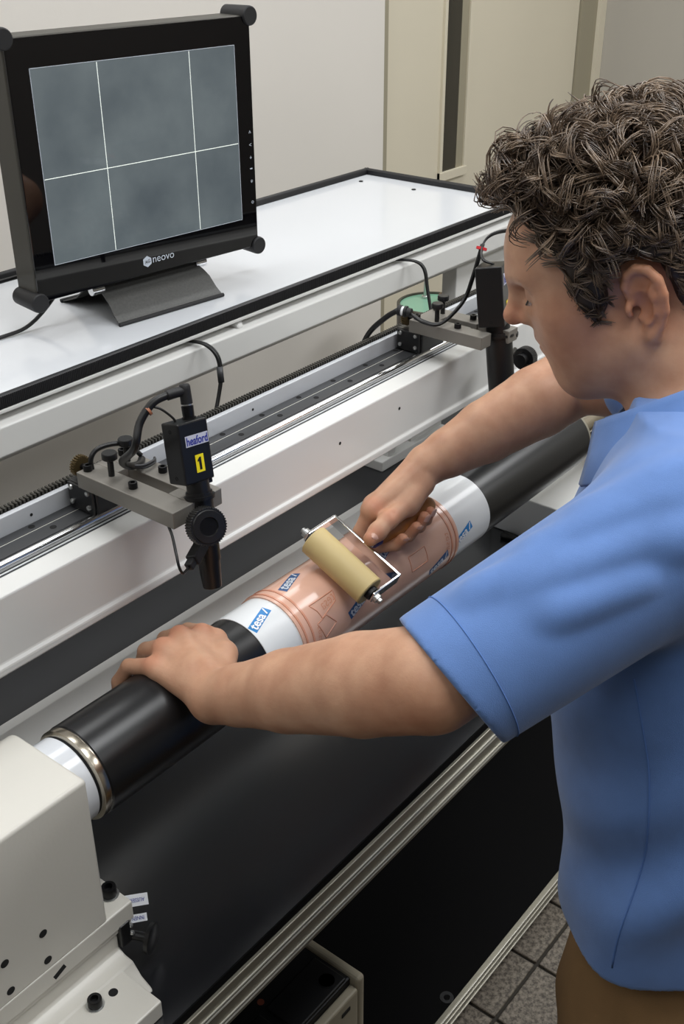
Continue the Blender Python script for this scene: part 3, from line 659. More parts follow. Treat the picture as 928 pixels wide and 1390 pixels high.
# ================================================================== things under and beyond the machine
pcx0, pcy0 = .42, .60
pc_ = empty('desktop_computer', (.5, .7, zg1+.0008), 'black and beige desktop computer on the lower shelf', 'computer')
zt2 = -1.06
PX1, PY0, PY1 = .655, .500, .70
def pcbox(a, b): return a
PCB = zg1+.0009
PY0 = .64; 
f_ = 1.13
# tower: top seen from above, beige band along its far right edge and the front
def topz(): return -1.10
ZT = topz(); x1 = .690; y0 = .519; y1 = .655
MB().box((.30, y0+.012, PCB), (x1-.012, y1+.1, ZT-.004)).build('tower_body', 'pc_black', pc_, bevel=.003)
MB().box((x1-.0125, y0, PCB), (x1, y1+.1, ZT)).build('side_panel', 'pc_beige', pc_, bevel=.005, seg=3)
MB().box((.46, y0-.0005, PCB), (x1-.014, y0+.0118, ZT-.012)).build('front_bezel', 'pc_beige', pc_, bevel=.003)
MB().box((.31, y0+.014, ZT-.006), (.575, y0+.062, ZT-.001)).build('drive_lid', 'pc_black', pc_, bevel=.002)
lid = MB().box((.585, y0+.014, ZT-.006), (x1-.018, y0+.062, ZT-.0005)).build('button_panel', 'pc_black', pc_, bevel=.002)
MB().lathe((.655, y0+.030, ZT-.0006), (0, 0, 1), [(0, .0105), (.0009, .0105), (.0009, .0095), (.0001, .0092)], 28).build('power_button', 'dark_plastic', lid, smooth=True, ang=35)
MB().lathe((.588, y0+.072, ZT-.0042), (0, 0, 1), [(0, .0042), (.0008, .0042), (.0008, .002)], 16).build('paint_dot', 'brown_paint', pc_)
MB().box((.645, y0-.0012, ZT-.032), (.660, y0+.001, ZT-.026)).build('badge', 'ink_black', pc_)
# round stool with a green glass top, far behind
sc_ = np.array([2.17, 1.45]); sz_ = -.885
so = empty('round_stool', (sc_[0], sc_[1], FZ), 'round stool with pale green top standing against the back wall', 'stool')
MB().lathe((sc_[0], sc_[1], sz_), (0, 0, 1), [(-.012, .06), (0, .078), (.006, .078)], 48).build('seat_top', 'stool_green', so, smooth=True, ang=35)
MB().lathe((sc_[0], sc_[1], sz_), (0, 0, 1), [(-.16, .075), (-.10, .084), (-.004, .0855), (.009, .0855), (.011, .083), (.0108, .0785), (.0, .0785)], 48).build('rim', 'stool_rim', so, smooth=True, ang=35)
MB().lathe((sc_[0], sc_[1], FZ), (0, 0, 1), [(0, .14), (.02, .14), (.03, .03), (FZ*-1-.885-.15, .03)], 32).build('pedestal', 'stool_rim', so, smooth=True, ang=35)
bw = empty('wicker_bowl', (2.20, 1.41, sz_+.006), 'small brown bowl resting on the green stool top', 'bowl')
MB().lathe((2.20, 1.412, sz_+.0064), (0, 0, 1), [(0, .022), (.012, .03), (.022, .034), (.023, .030), (.012, .026), (.004, .018)], 32).build('bowl_shell', 'wicker_brown', bw, smooth=True, ang=35)
pst = empty('tap_pipe', (2.20, 1.49, sz_+.006), 'thin chrome post rising above the green stool top', 'post')
MB().lathe((2.20, 1.49, sz_+.0064), (0, 0, 1), [(0, .010), (.005, .010), (.006, .0055), (.10, .0055), (.104, .007), (.13, .007)], 20).build('post_tube', 'zinc', pst, smooth=True, ang=35)
# tail support at the far end of the bed with two leads
tl = empty('tail_support', (1.35, .66, BZ), 'white sloping cover at the far end of the bed', 'cover')
MB().prism([(.570, BZ+.0004), (.73, BZ+.0004), (.73, -.775), (.60, -.775), (.57, -.792)], 1.275, 1.50).build('cover', 'white_enamel', tl, bevel=.002)
MB().prism([(.60, -.7745), (.66, -.7745), (.66, -.60), (.60, -.60)], 1.46, 1.50).build('upright', 'white_enamel', tl, bevel=.002)
for k, dz in enumerate((0, .022)):
    le = MB().tube([(1.255+.01*k, .700, BZ+.0042+dz*0), (1.262, .64, BZ+.0045), (1.265, .58, BZ+.0045), (1.258-.012*k, .52, BZ+.0045)], .004, 8)
    tag(le.build('power_lead', 'black_cable', smooth='all'), ('black lead lying across the bed nearest the white cover', 'black lead on the bed, the one farther from the white cover')[k], 'cable')
bn = empty('storage_box', (3.05, 1.05, FZ), 'beige box with a blue corner on the floor by the wall', 'box')
MB().box((3.16, 1.17, FZ), (3.44, 1.43, FZ+.17)).build('box_shell', 'bin_beige', bn, bevel=.012, seg=3)
MB().box((3.158, 1.30, FZ+.115), (3.25, 1.4315, FZ+.15)).build('blue_corner', 'bin_blue', bn, bevel=.004)
# ================================================================== the operator (implicit surfaces, polygonised)
class Field:
    def __init__(s, lo, hi, h):
        s.lo = np.array(lo, np.float32); s.h = h; s.n = np.ceil((np.array(hi)-np.array(lo))/h).astype(int)+1
        s.f = np.ones(s.n, np.float32)*.2
    def blk(s, a, b):
        i0 = np.maximum(np.floor((np.array(a)-s.lo)/s.h).astype(int), 0); i1 = np.minimum(np.ceil((np.array(b)-s.lo)/s.h).astype(int)+1, s.n)
        if np.any(i1 <= i0): return None, None
        sl = tuple(slice(x, y) for x, y in zip(i0, i1))
        g = [s.lo[k]+s.h*np.arange(i0[k], i1[k], dtype=np.float32) for k in range(3)]
        return sl, (g[0][:, None, None], g[1][None, :, None], g[2][None, None, :])
    def mix(s, sl, d, k, sub=False):
        a = s.f[sl]
        if sub:
            d = -d; h = np.maximum(k-np.abs(a-d), 0)/k; s.f[sl] = np.maximum(a, d)+h*h*k*.25
        else:
            h = np.maximum(k-np.abs(a-d), 0)/k; s.f[sl] = np.minimum(a, d)-h*h*k*.25
    def cap(s, a, b, ra, rb=None, k=.01, sub=False):
        rb = ra if rb is None else rb; a = np.array(a, float); b = np.array(b, float); m = max(ra, rb)+k+4*s.h
        sl, P = s.blk(np.minimum(a, b)-m, np.maximum(a, b)+m)
        if sl is None: return s
        ba = b-a; L = max(float(ba@ba), 1e-12)
        t = np.clip(((P[0]-a[0])*ba[0]+(P[1]-a[1])*ba[1]+(P[2]-a[2])*ba[2])/L, 0, 1)
        d = np.sqrt((P[0]-a[0]-t*ba[0])**2+(P[1]-a[1]-t*ba[1])**2+(P[2]-a[2]-t*ba[2])**2)-(ra+(rb-ra)*t)
        s.mix(sl, d.astype(np.float32), k, sub); return s
    def chain(s, pts, rs, k=.01, **kw):
        for i in range(len(pts)-1): s.cap(pts[i], pts[i+1], rs[i], rs[i+1], k, **kw)
        return s
    def ell(s, c, r, ax=None, k=.01, sub=False):
        c = np.array(c, float); ax = np.eye(3) if ax is None else np.array(ax); m = max(r)+k+4*s.h
        sl, P = s.blk(c-m, c+m)
        if sl is None: return s
        q = [(P[0]-c[0])*ax[i][0]+(P[1]-c[1])*ax[i][1]+(P[2]-c[2])*ax[i][2] for i in range(3)]
        k0 = np.sqrt(sum((q[i]/r[i])**2 for i in range(3))); k1 = np.sqrt(sum((q[i]/r[i]**2)**2 for i in range(3)))+1e-9
        s.mix(sl, (k0*(k0-1)/k1).astype(np.float32), k, sub); return s
    def plane(s, p, n, k=.003):       # keep the side the normal points away from
        sl, P = s.blk(s.lo, s.lo+s.h*s.n); n = n3(n)
        d = (P[0]-p[0])*n[0]+(P[1]-p[1])*n[1]+(P[2]-p[2])*n[2]; s.mix(sl, (-d).astype(np.float32)+0*s.f, k, True); return s
    def grid(s): return s.blk(s.lo, s.lo+s.h*s.n)
    def nets(s):
        f = s.f; n = f.shape; neg = f < 0
        c = np.zeros(tuple(x-1 for x in n), np.uint8)
        for i in (0, 1):
            for j in (0, 1):
                for k in (0, 1): c += neg[i:n[0]-1+i, j:n[1]-1+j, k:n[2]-1+k]
        act = (c > 0) & (c < 8); idx = np.argwhere(act); ids = -np.ones(act.shape, np.int64); ids[act] = np.arange(len(idx))
        acc = np.zeros((len(idx), 3)); cnt = np.zeros(len(idx)); I, J, K = idx.T
        cor = [(i, j, k) for i in (0, 1) for j in (0, 1) for k in (0, 1)]
        val = {o: f[I+o[0], J+o[1], K+o[2]] for o in cor}
        for a in cor:
            for ax in range(3):
                if a[ax]: continue
                b = list(a); b[ax] = 1; b = tuple(b); va, vb = val[a], val[b]; m = (va < 0) != (vb < 0)
                t = va[m]/(va[m]-vb[m]); pt = np.tile(np.array(a, float), (m.sum(), 1)); pt[:, ax] += t; acc[m] += pt; cnt[m] += 1
        V = s.lo+s.h*(idx+acc/cnt[:, None]); F = []
        for ax in range(3):
            u, w_ = [(1, 2), (2, 0), (0, 1)][ax]
            sa = [slice(None)]*3; sb = [slice(None)]*3; sa[ax] = slice(0, n[ax]-1); sb[ax] = slice(1, n[ax])
            A, B = neg[tuple(sa)], neg[tuple(sb)]; e = np.argwhere(A != B)
            e = e[(e[:, u] > 0) & (e[:, w_] > 0) & (e[:, u] < n[u]-1) & (e[:, w_] < n[w_]-1)]
            fl_ = A[tuple(e.T)]
            def cid(du, dw):
                q = e.copy(); q[:, u] += du; q[:, w_] += dw; return ids[tuple(q.T)]
            Q = np.stack([cid(-1, -1), cid(0, -1), cid(0, 0), cid(-1, 0)], 1); Q[~fl_] = Q[~fl_][:, ::-1]; F.append(Q)
        F = np.vstack(F); F = F[(F >= 0).all(1)]
        return V, F
def np_obj(name, V, F, m, parent, smooth=True, tint=None):
    org = np.array(WORLD[parent.name]); me = bpy.data.meshes.new(name); W = (V*S+np.array([0, 0, H])-org).astype(np.float32)
    me.vertices.add(len(W)); me.vertices.foreach_set('co', W.ravel()); nf, nv = F.shape
    me.loops.add(nf*nv); me.loops.foreach_set('vertex_index', F.astype(np.int32).ravel()); me.polygons.add(nf)
    me.polygons.foreach_set('loop_start', np.arange(0, nf*nv, nv, dtype=np.int32)); me.polygons.foreach_set('loop_total', np.full(nf, nv, np.int32))
    me.polygons.foreach_set('use_smooth', np.full(nf, smooth)); me.update(calc_edges=True); me.validate()
    if tint is not None:
        ca = me.color_attributes.new('tint', 'FLOAT_COLOR', 'POINT'); c4 = np.ones((len(W), 4), np.float32); c4[:, :3] = tint; ca.data.foreach_set('color', c4.ravel())
    me.materials.append(MATS[m]); o = bpy.data.objects.new(name, me); SC.collection.objects.link(o); o.parent = parent; WORLD[o.name] = WORLD[parent.name]
    return o
def relax(V, F, it=2, lam=.5):
    n = len(V); e = np.vstack([F[:, [i, (i+1) % F.shape[1]]] for i in range(F.shape[1])]); e = np.vstack([e, e[:, ::-1]])
    deg = np.bincount(e[:, 0], minlength=n)[:, None].astype(float)
    for _ in range(it):
        acc = np.stack([np.bincount(e[:, 0], weights=V[e[:, 1], k], minlength=n) for k in range(3)], 1); V = V+(acc/np.maximum(deg, 1)-V)*lam
    return V
# skin with an own-colour tint (lips, ear, knuckles are redder)
def skin_mat():
    m = mat('skin', (206, 158, 128), .46, spec=.4, sss=.12, bump=(420, .07)); nt = m.node_tree; b = nt.nodes['Principled BSDF']
    at = nt.nodes.new('ShaderNodeAttribute'); at.attribute_name = 'tint'
    tc = nt.nodes.new('ShaderNodeTexCoord'); n = nt.nodes.new('ShaderNodeTexNoise'); n.inputs['Scale'].default_value = 38; n.inputs['Detail'].default_value = 5
    nt.links.new(tc.outputs['Object'], n.inputs['Vector'])
    r = nt.nodes.new('ShaderNodeValToRGB'); r.color_ramp.elements[0].position = .3; r.color_ramp.elements[1].position = .7
    r.color_ramp.elements[0].color = (*lin((186, 138, 110)), 1); r.color_ramp.elements[1].color = (*lin((205, 160, 130)), 1)
    nt.links.new(n.outputs['Fac'], r.inputs['Fac']); mx = nt.nodes.new('ShaderNodeMix'); mx.data_type = 'RGBA'; mx.blend_type = 'MULTIPLY'; mx.inputs[0].default_value = 1
    nt.links.new(r.outputs['Color'], mx.inputs[6]); nt.links.new(at.outputs['Color'], mx.inputs[7]); nt.links.new(mx.outputs[2], b.inputs['Base Color'])
skin_mat()
mat('nail', (226, 178, 158), .28, coat=.3); mat('eye_dark', (30, 22, 18), .2)
mat('shirt_blue', (94, 130, 190), .8, sheen=.25, var=(40, .05), bump=(1500, .25))
mat('shirt_seam', (84, 120, 182), .85)
mat('trouser_brown', (128, 98, 62), .85, var=(30, .06), bump=(1200, .3))
mat('shoe_black', (24, 22, 20), .4)
def hair_mat(name, a, b_, rough):
    m = mat(name, a, rough, spec=.6); nt = m.node_tree; b = nt.nodes['Principled BSDF']
    tc = nt.nodes.new('ShaderNodeTexCoord'); n = nt.nodes.new('ShaderNodeTexNoise'); n.inputs['Scale'].default_value = 60; n.inputs['Detail'].default_value = 3
    r = nt.nodes.new('ShaderNodeValToRGB'); r.color_ramp.elements[0].position = .35; r.color_ramp.elements[1].position = .68
    r.color_ramp.elements[0].color = (*lin(b_), 1); r.color_ramp.elements[1].color = (*lin(a), 1)
    nt.links.new(tc.outputs['Object'], n.inputs['Vector']); nt.links.new(n.outputs['Fac'], r.inputs['Fac']); nt.links.new(r.outputs['Color'], b.inputs['Base Color'])
hair_mat('hair_brown', (138, 118, 98), (66, 50, 38), .30); hair_mat('hair_under', (50, 38, 28), (30, 22, 16), .6)
per = empty('person', (.82, .22, FZ), 'person in a blue polo shirt and brown trousers pressing a hand roller', 'person')
# ---- head frame
Fh = n3((-.500, .866, 0)); pit = math.radians(25.0)
HF = Fh*math.cos(pit)-np.array([0, 0, 1])*math.sin(pit); HU = Fh*math.sin(pit)+np.array([0, 0, 1])*math.cos(pit); HL = np.cross(HU, HF); ro = math.radians(4.0); HL, HU = HL*math.cos(ro)+HU*math.sin(ro), HU*math.cos(ro)-HL*math.sin(ro)
HO = np.array([.8135, .3495, -.2945])-HL*.070
AXH = (HF, HU, HL)
def hp(f, u, l): return HO+HF*f+HU*u+HL*l
NB = np.array([.868, .292, -.415])       # base of the neck
SL_, SR_ = np.array([.725, .262, -.425]), np.array([1.025, .345, -.425])
EL_, WL_ = np.array([.550, .357, -.507]), np.array([.5235, .560, -.6085])
ER_, WR_ = np.array([1.052, .505, -.470]), np.array([.8915, .594, -.5405])
head = Field(hp(0, 0, 0)-np.array([.17, .17, .19]), hp(0, 0, 0)+np.array([.15, .15, .15]), .0019)
head.ell(hp(-.010, .043, 0), (.088, .073, .069), AXH, .01).ell(hp(.030, .052, 0), (.057, .056, .057), AXH, .03).ell(hp(.036, -.008, 0), (.046, .066, .048), AXH, .03)
head.ell(hp(.058, -.022, 0), (.024, .032, .030), AXH, .02).cap(hp(.061, -.053, -.008), hp(.061, -.053, .008), .0165, None, .02)
for s_ in (-1, 1):
    head.cap(hp(.004, -.030, .052*s_), hp(.054, -.056, .014*s_), .0145, .013, .03).ell(hp(.048, .012, .040*s_), (.02, .017, .017), AXH, .025)
    head.ell(hp(.034, -.020, .034*s_), (.032, .032, .019), AXH, .03); head.cap(hp(.081, .0475, .008*s_), hp(.069, .0490, .036*s_), .0075, .006, .014)
    head.ell(hp(.088, .0335, .027*s_), (.015, .0085, .015), AXH, .012, True)
    head.ell(hp(.0685, .0325, .0275*s_), (.0118, .0108, .0125), AXH, .004)
    head.ell(hp(.0865, .0105, .0095*s_), (.008, .0065, .0055), AXH, .006)
    head.ell(hp(.088, .0045, .0062*s_), (.004, .003, .0028), AXH, .002, True)
head.cap(hp(.0825, .042, 0), hp(.0985, .0175, 0), .0062, .0074, .010).ell(hp(.0990, .0145, 0), (.0088, .0078, .0085), AXH, .006)
head.cap(hp(.0795, -.0115, -.013), hp(.0815, -.0115, 0), .0042, .0052, .006).cap(hp(.0795, -.0115, .013), hp(.0815, -.0115, 0), .0042, .0052, .006)
head.cap(hp(.0775, -.0215, -.011), hp(.0798, -.0215, 0), .0045, .0056, .006).cap(hp(.0775, -.0215, .011), hp(.0798, -.0215, 0), .0045, .0056, .006)
head.cap(hp(.0815, -.0166, -.017), hp(.0868, -.0166, 0), .0016, .0016, .002, sub=True).cap(hp(.0815, -.0166, .017), hp(.0868, -.0166, 0), .0016, .0016, .002, sub=True)
head.cap(hp(-.018, -.02, 0), NB, .050, .054, .03)
head.cap(hp(-.03, .0, 0), NB+np.array([0, -.03, .0]), .046, .058, .02)
head.cap(NB, SL_*.55+NB*.45, .05, .045, .03).cap(NB, SR_*.55+NB*.45, .05, .045, .03)
for s_ in (-1, 1):
    l0 = .0675
    def ep(f, u, l): return hp(f*.84-.001, u*.97, s_*(l0+l))
    pts = [(.001, .012, .001), (.002, .022, .004), (-.004, .031, .007), (-.013, .0345, .010), (-.022, .031, .014), (-.0285, .021, .0165), (-.029, .008, .0165), (-.0255, -.006, .014), (-.018, -.0175, .010), (-.009, -.0255, .006)]
    head.ell(ep(-.013, .006, .006), (.0140, .026, .0050), (n3(HF-HL*s_*.42), HU, n3(HL*s_+HF*.42)), .004)
    head.chain([ep(*p) for p in pts], [.0034, .0038, .0040, .0042, .0044, .0044, .0042, .0040, .0042, .0047], .0012)
    head.ell(ep(-.008, -.0245, .004), (.0075, .0085, .0050), (n3(HF-HL*s_*.3), HU, n3(HL*s_+HF*.3)), .005)
    head.chain([ep(-.0195, .019, .0135), ep(-.0205, .008, .014), ep(-.0165, -.005, .012), ep(-.008, -.0125, .009)], [.0030, .0034, .0034, .003], .003)
    head.ell(ep(-.0065, .002, .0115), (.0085, .0125, .0075), AXH, .003, True)
    head.ell(ep(-.0135, .0215, .0140), (.0065, .0055, .0042), AXH, .003, True)
    head.ell(ep(.0045, .0015, .003), (.0045, .0065, .0045), AXH, .004)
    head.ell(ep(-.001, -.001, .004), (.0035, .0045, .008), AXH, .002, True)
Vh, Fh_ = head.nets(); Vh = relax(Vh, Fh_, 2, .5)
def dist_to(V, c): return np.linalg.norm(V-np.array(c), axis=1)
def tint_of(V, spots):
    t = np.ones((len(V), 3))
    for c, r, col in spots:
        w_ = np.clip(1-dist_to(V, c)/r, 0, 1)[:, None]**1.0; w_ = np.minimum(w_*1.6, 1); t = t*(1-w_)+t*np.array(col)*w_
    return t
sp = [(hp(.082, -.0165, 0), .014, (.92, .66, .62)), (hp(.078, -.0165, .012), .010, (.94, .68, .64)), (hp(.097, .015, 0), .020, (1., .80, .75))]
sp += [(hp(-.013, .006, .08), .045, (1., .82, .76)), (hp(.05, .0, .05), .045, (1., .90, .86))]
Th = tint_of(Vh, sp)
# moles and beard shadow spots (own colour)
for c in (hp(-.006, -.044, .060), hp(.022, -.032, .060), hp(.035, -.055, .045), hp(-.02, -.062, .055)):
    Th[dist_to(Vh, c) < .0026] *= (.45, .38, .36)
low = np.zeros(len(Vh), bool) & (((Vh-HO)@HU) < -.002) & (((Vh-HO)@HF) > .02); Th[low] *= (.93, .92, .93)
# ---- arms and hands
def arm(lo, hi, h, sh, el, wr, rads, fingers, thumb, palm, fat):
    A = Field(lo, hi, h); d = n3(wr-el)
    A.cap(sh, el, rads[0], rads[1], .004)
    m1 = el+(wr-el)*.28; m2 = el+(wr-el)*.62; m3 = el+(wr-el)*.86
    A.chain([el, m1, m2, m3, wr], [rads[1], rads[2], rads[3], rads[4], rads[5]], .004)
    for (p, q_, r0, r1) in palm: A.cap(p, q_, r0, r1, .006)
    for fg in fingers:
        A.chain([np.array(p) for p in fg[0]], fg[1], .0025)
    A.chain([np.array(p) for p in thumb[0]], thumb[1], .005)
    for (p, r) in fat: A.ell(p, (r, r, r), None, .012)
    return A
fr = (.0098, .0082, .0076, .0066)
def fing(*p, k=1.0): return (p, [fr[0]*k, fr[1]*k, fr[2]*k, fr[3]*k][:len(p)])
iM, mM, rM, pM = (.577, .628, -.602), (.5555, .634, -.595), (.5345, .634, -.5965), (.5165, .629, -.604)
LF = [fing(iM, (.589, .660, -.6195), (.592, .6715, -.646), (.591, .6665, -.667)),
      fing(mM, (.5635, .6635, -.6165), (.5635, .6745, -.645), (.5625, .6665, -.669), k=1.02),
      fing(rM, (.5385, .6625, -.6145), (.5375, .6735, -.643), (.537, .6665, -.666)),
      fing(pM, (.513, .6585, -.6155), (.5075, .6685, -.634), (.505, .670, -.650), k=.88)]
wl = WL_
Lp = [(wl, iM, .0195, .0102), (wl, mM, .0200, .0104), (wl, rM, .0195, .0102), (wl, pM, .0185, .0096), (np.array(iM)*.9+wl*.1, np.array(mM)*.9+wl*.1, .0095, .0095), (np.array(mM)*.9+wl*.1, np.array(rM)*.9+wl*.1, .0095, .0095), (np.array(rM)*.9+wl*.1, np.array(pM)*.9+wl*.1, .0095, .009)]
Lt = ((np.array([.545, .575, -.608]), (.5695, .592, -.6035), (.5855, .618, -.608), (.592, .638, -.613)), [.015, .0115, .0092, .008])
left = arm((.478, .30, -.700), (.655, .695, -.445), .0016, SL_, EL_, WL_, (.045, .0405, .0405, .034, .0265, .0230), LF, Lt, Lp,
           [((.5335, .588, -.602), .016)])
Vl, Fl = left.nets(); Vl = relax(Vl, Fl, 1, .4)
Tl = tint_of(Vl, [(iM+np.array([0, .0, .008]), .016, (1., .84, .80)), (mM+np.array([0, .0, .008]), .015, (1., .84, .80)), (rM+np.array([0, .0, .008]), .015, (1., .84, .80)), (pM+np.array([0, .0, .008]), .016, (1., .84, .80)), (np.array(EL_)+np.array([-.03, 0, -.02]), .05, (1., .90, .86))])
riM, rmM, rrM, rpM = (.8125, .6085, -.5665), (.8285, .6175, -.5715), (.8450, .6225, -.5775), (.8600, .6235, -.5835)
RF = [fing(riM, (.803, .6165, -.5915), (.8085, .600, -.6065), (.8175, .5795, -.6005), (.819, .573, -.592)),
      fing(rmM, (.8245, .6195, -.5945), (.8300, .5995, -.6065), (.8385, .5785, -.5990), (.8415, .5715, -.5875)),
      fing(rrM, (.8420, .6205, -.5965), (.8480, .5985, -.6060), (.8550, .5765, -.5950), (.8580, .5725, -.5825), k=.96),
      fing(rpM, (.8575, .6185, -.5970), (.8640, .5985, -.6045), (.8695, .5775, -.5935), (.8720, .5745, -.5825), k=.86)]
RF = [(p, [x*.97 for x in ([r[0], r[1], r[2], r[3], r[3]*.97] if len(p) == 5 else r)]) for p, r in RF]
wr_ = WR_
Rp = [(wr_, riM, .0190, .0115), (wr_, rmM, .0195, .0115), (wr_, rrM, .0190, .0110), (wr_, rpM, .0180, .0105), (riM, rmM, .0105, .0105), (rmM, rrM, .0105, .0105), (rrM, rpM, .0105, .010)]
Rt = ((np.array([.872, .588, -.553]), (.8425, .5855, -.5660), (.8085, .5850, -.5690), (.7905, .5845, -.5740), (.7795, .5850, -.5775)), [.0150, .0112, .0096, .0092, .0078])
right = arm((.755, .34, -.635), (1.10, .655, -.425), .0016, SR_, ER_, WR_, (.045, .039, .0395, .034, .0265, .0225), RF, Rt, Rp, [((.850, .590, -.5650), .0125)])
for p in ((.8105, .5735, -.5615), ):
    right.cap((.806, .576, -.5605), (.811, .580, -.5590), .0012, None, .003, sub=True)
Vr, Fr = right.nets(); Vr = relax(Vr, Fr, 1, .4)
Tr = tint_of(Vr, [(p+np.array([0, -.004, .006]), .014, (1., .82, .78)) for p in (np.array(riM), np.array([.8085, .585, -.569]), np.array([.779, .585, -.577]))]+[(np.array(f[0][-1]), .014, (1., .84, .80)) for f in RF])
for c in ((.99, .545, -.472), (1.03, .53, -.455)): Tr[dist_to(Vr, c) < .0] *= .5
body_t = Field((.56, .06, -1.06), (1.13, .46, -.36), .008)      # covered trunk and upper arms
for a, b, c, d in ((NB, (.85, .265, -.55), .06, .10), ((.85, .265, -.55), (.83, .235, -.78), .10, .095), ((.83, .235, -.78), (.82, .22, -1.0), .095, .10), (SL_, SR_, .04, .04), (SL_, EL_, .0452, .0407), (SR_, ER_, .0452, .0392)):
    body_t.cap(a, b, c, d, .03)
Vb, Fb = body_t.nets()
V = np.vstack([Vh, Vl, Vr, Vb]); o1, o2, o3 = len(Vh), len(Vh)+len(Vl), len(Vh)+len(Vl)+len(Vr)
np_obj('body', V, np.vstack([Fh_, Fl+o1, Fr+o2, Fb+o3]), 'skin', per, True, np.vstack([Th, Tl, Tr, np.ones((len(Vb), 3))]))
# nails
def nail(c, d, nrm, w_, l_, name='fingernail'):
    d = n3(d); nrm = n3(nrm-d*np.dot(nrm, d)); sd_ = np.cross(d, nrm); Vn = []; Fn = []
    for i in range(7):
        for j in range(7):
            u_, v_ = (i/6-.5)*2, (j/6-.5)*2; wv = math.sqrt(max(0, 1-max(0, u_-.1)**2/.9)) if u_ > .1 else 1
            Vn.append(np.array(c)+d*u_*l_/2+sd_*v_*wv*w_/2-nrm*(v_*v_*w_*.20))
    for i in range(6):
        for j in range(6): k = i*7+j; Fn.append((k, k+1, k+8, k+7))
    MB().add(Vn, Fn).build(name, 'nail', per, smooth='all')
view = lambda p: -n3(p)
nail(np.array((.7830, .5845, -.5765))+n3((-.25, -.62, .74))*.0084, (-1, .05, -.35), (-.25, -.62, .74), .0105, .0120)
for f, w_ in zip(RF, (.0092, .0094, .0088, .0076)):
    a, b = np.array(f[0][-2]), np.array(f[0][-1]); nail(b+np.array([-.001, -.0064, .0005]), b-a, (-.15, -1, .15), w_, .0095)
# ---- shirt
Rr = np.array([.963, .27, 0]); Ff = np.array([-.27, .963, 0])
sh = Field((.515, .05, -.90), (1.135, .475, -.335), .003)
zk = [-.99, -.93, -.85, -.72, -.60, -.50, -.43, -.385]
cxk = [.812, .815, .822, .836, .848, .860, .868, .870]; cyk = [.222, .226, .234, .252, .272, .285, .293, .295]
ak = [.140, .142, .145, .150, .158, .162, .150, .105]; bk = [.106, .108, .113, .121, .124, .114, .088, .06]
sl, P = sh.grid(); zz = P[2].ravel()
ip = lambda k: np.interp(zz, zk, k)[None, None, :].astype(np.float32)
dx, dy = P[0]-ip(cxk), P[1]-ip(cyk); la = dx*Rr[0]+dy*Rr[1]; fo = dx*Ff[0]+dy*Ff[1]; a_k, b_k = ip(ak), ip(bk)
rho = np.sqrt((la/a_k)**2+(fo/b_k)**2)
ang_ = np.arctan2(fo/b_k, -la/a_k)       # 0 at the left side, pi/2 in front
d = (rho-1)*np.minimum(a_k, b_k)*1.05
fold = .0058*np.sin(ang_*3.0+P[2]*16+1.2)*np.exp(-((P[2]+.80)/.16)**2)+.003*np.sin(ang_*7+P[2]*30)*np.exp(-((P[2]+.87)/.07)**2)
fold = fold+.0050*np.sin((P[2]+ang_*.06)*55+np.sin(ang_*2)*1.3)*np.exp(-((P[2]+.74)/.10)**2)*np.exp(-((ang_-.2)/.9)**2)
d = d-fold; d = np.maximum(d, P[2]+.372)
sh.f[sl] = np.minimum(sh.f[sl], d.astype(np.float32))
sh.cap(SL_+np.array([.015, 0, -.006]), SR_, .050, .050, .05).cap(NB+np.array([0, 0, -.012]), SL_, .055, .050, .03).cap(NB+np.array([0, 0, -.012]), SR_, .055, .050, .03)
du = n3(EL_-SL_); hemL = SL_+du*(np.linalg.norm(EL_-SL_)*.94); dn = n3(np.array([0, 0, -1.])-du*np.dot(du, (0, 0, -1.)))
slv = Field(sh.lo, sh.lo+sh.h*(sh.n-1), sh.h); slv.n = sh.n; slv.f = np.ones(sh.n, np.float32)*.2
slv.cap(SL_+dn*.004, hemL+du*.05+dn*.010, .062, .0545, .02).cap(SL_+dn*.02, hemL+du*.05+dn*.020, .056, .050, .02)
# sleeve folds: ridges that fan out from the shoulder
sl2, P2 = slv.blk(np.minimum(SL_, hemL)-.11, np.maximum(SL_, hemL)+.11)
t_ = (P2[0]-SL_[0])*du[0]+(P2[1]-SL_[1])*du[1]+(P2[2]-SL_[2])*du[2]
sd2 = np.cross(du, dn); an2 = np.arctan2((P2[0]-SL_[0])*sd2[0]+(P2[1]-SL_[1])*sd2[1]+(P2[2]-SL_[2])*sd2[2], (P2[0]-SL_[0])*dn[0]+(P2[1]-SL_[1])*dn[1]+(P2[2]-SL_[2])*dn[2])
ph = t_*95+1.8*np.sin(an2*1.3+.4)+1.2*np.sin(an2*2.3+t_*20)
rid = np.maximum(np.sin(ph), -.25)*.0030*np.exp(-((t_-.06)/.075)**2)+.002*np.sin(an2*5+t_*25)*np.clip(t_/.15, 0, 1)
slv.f[sl2] -= (0*rid*np.clip(.35+.65*np.cos(an2-2.6), 0, 1)).astype(np.float32)
cdir = n3(-SL_); acam = math.atan2(cdir@sd2, cdir@dn)
aup = math.pi if acam > 0 else -math.pi
def on_slv(t, fr_, dr_=0.): a = aup+(acam-aup)*fr_; return SL_+du*t+dn*.008+(dn*math.cos(a)+sd2*math.sin(a))*(.062-.035*max(t, 0)+dr_)
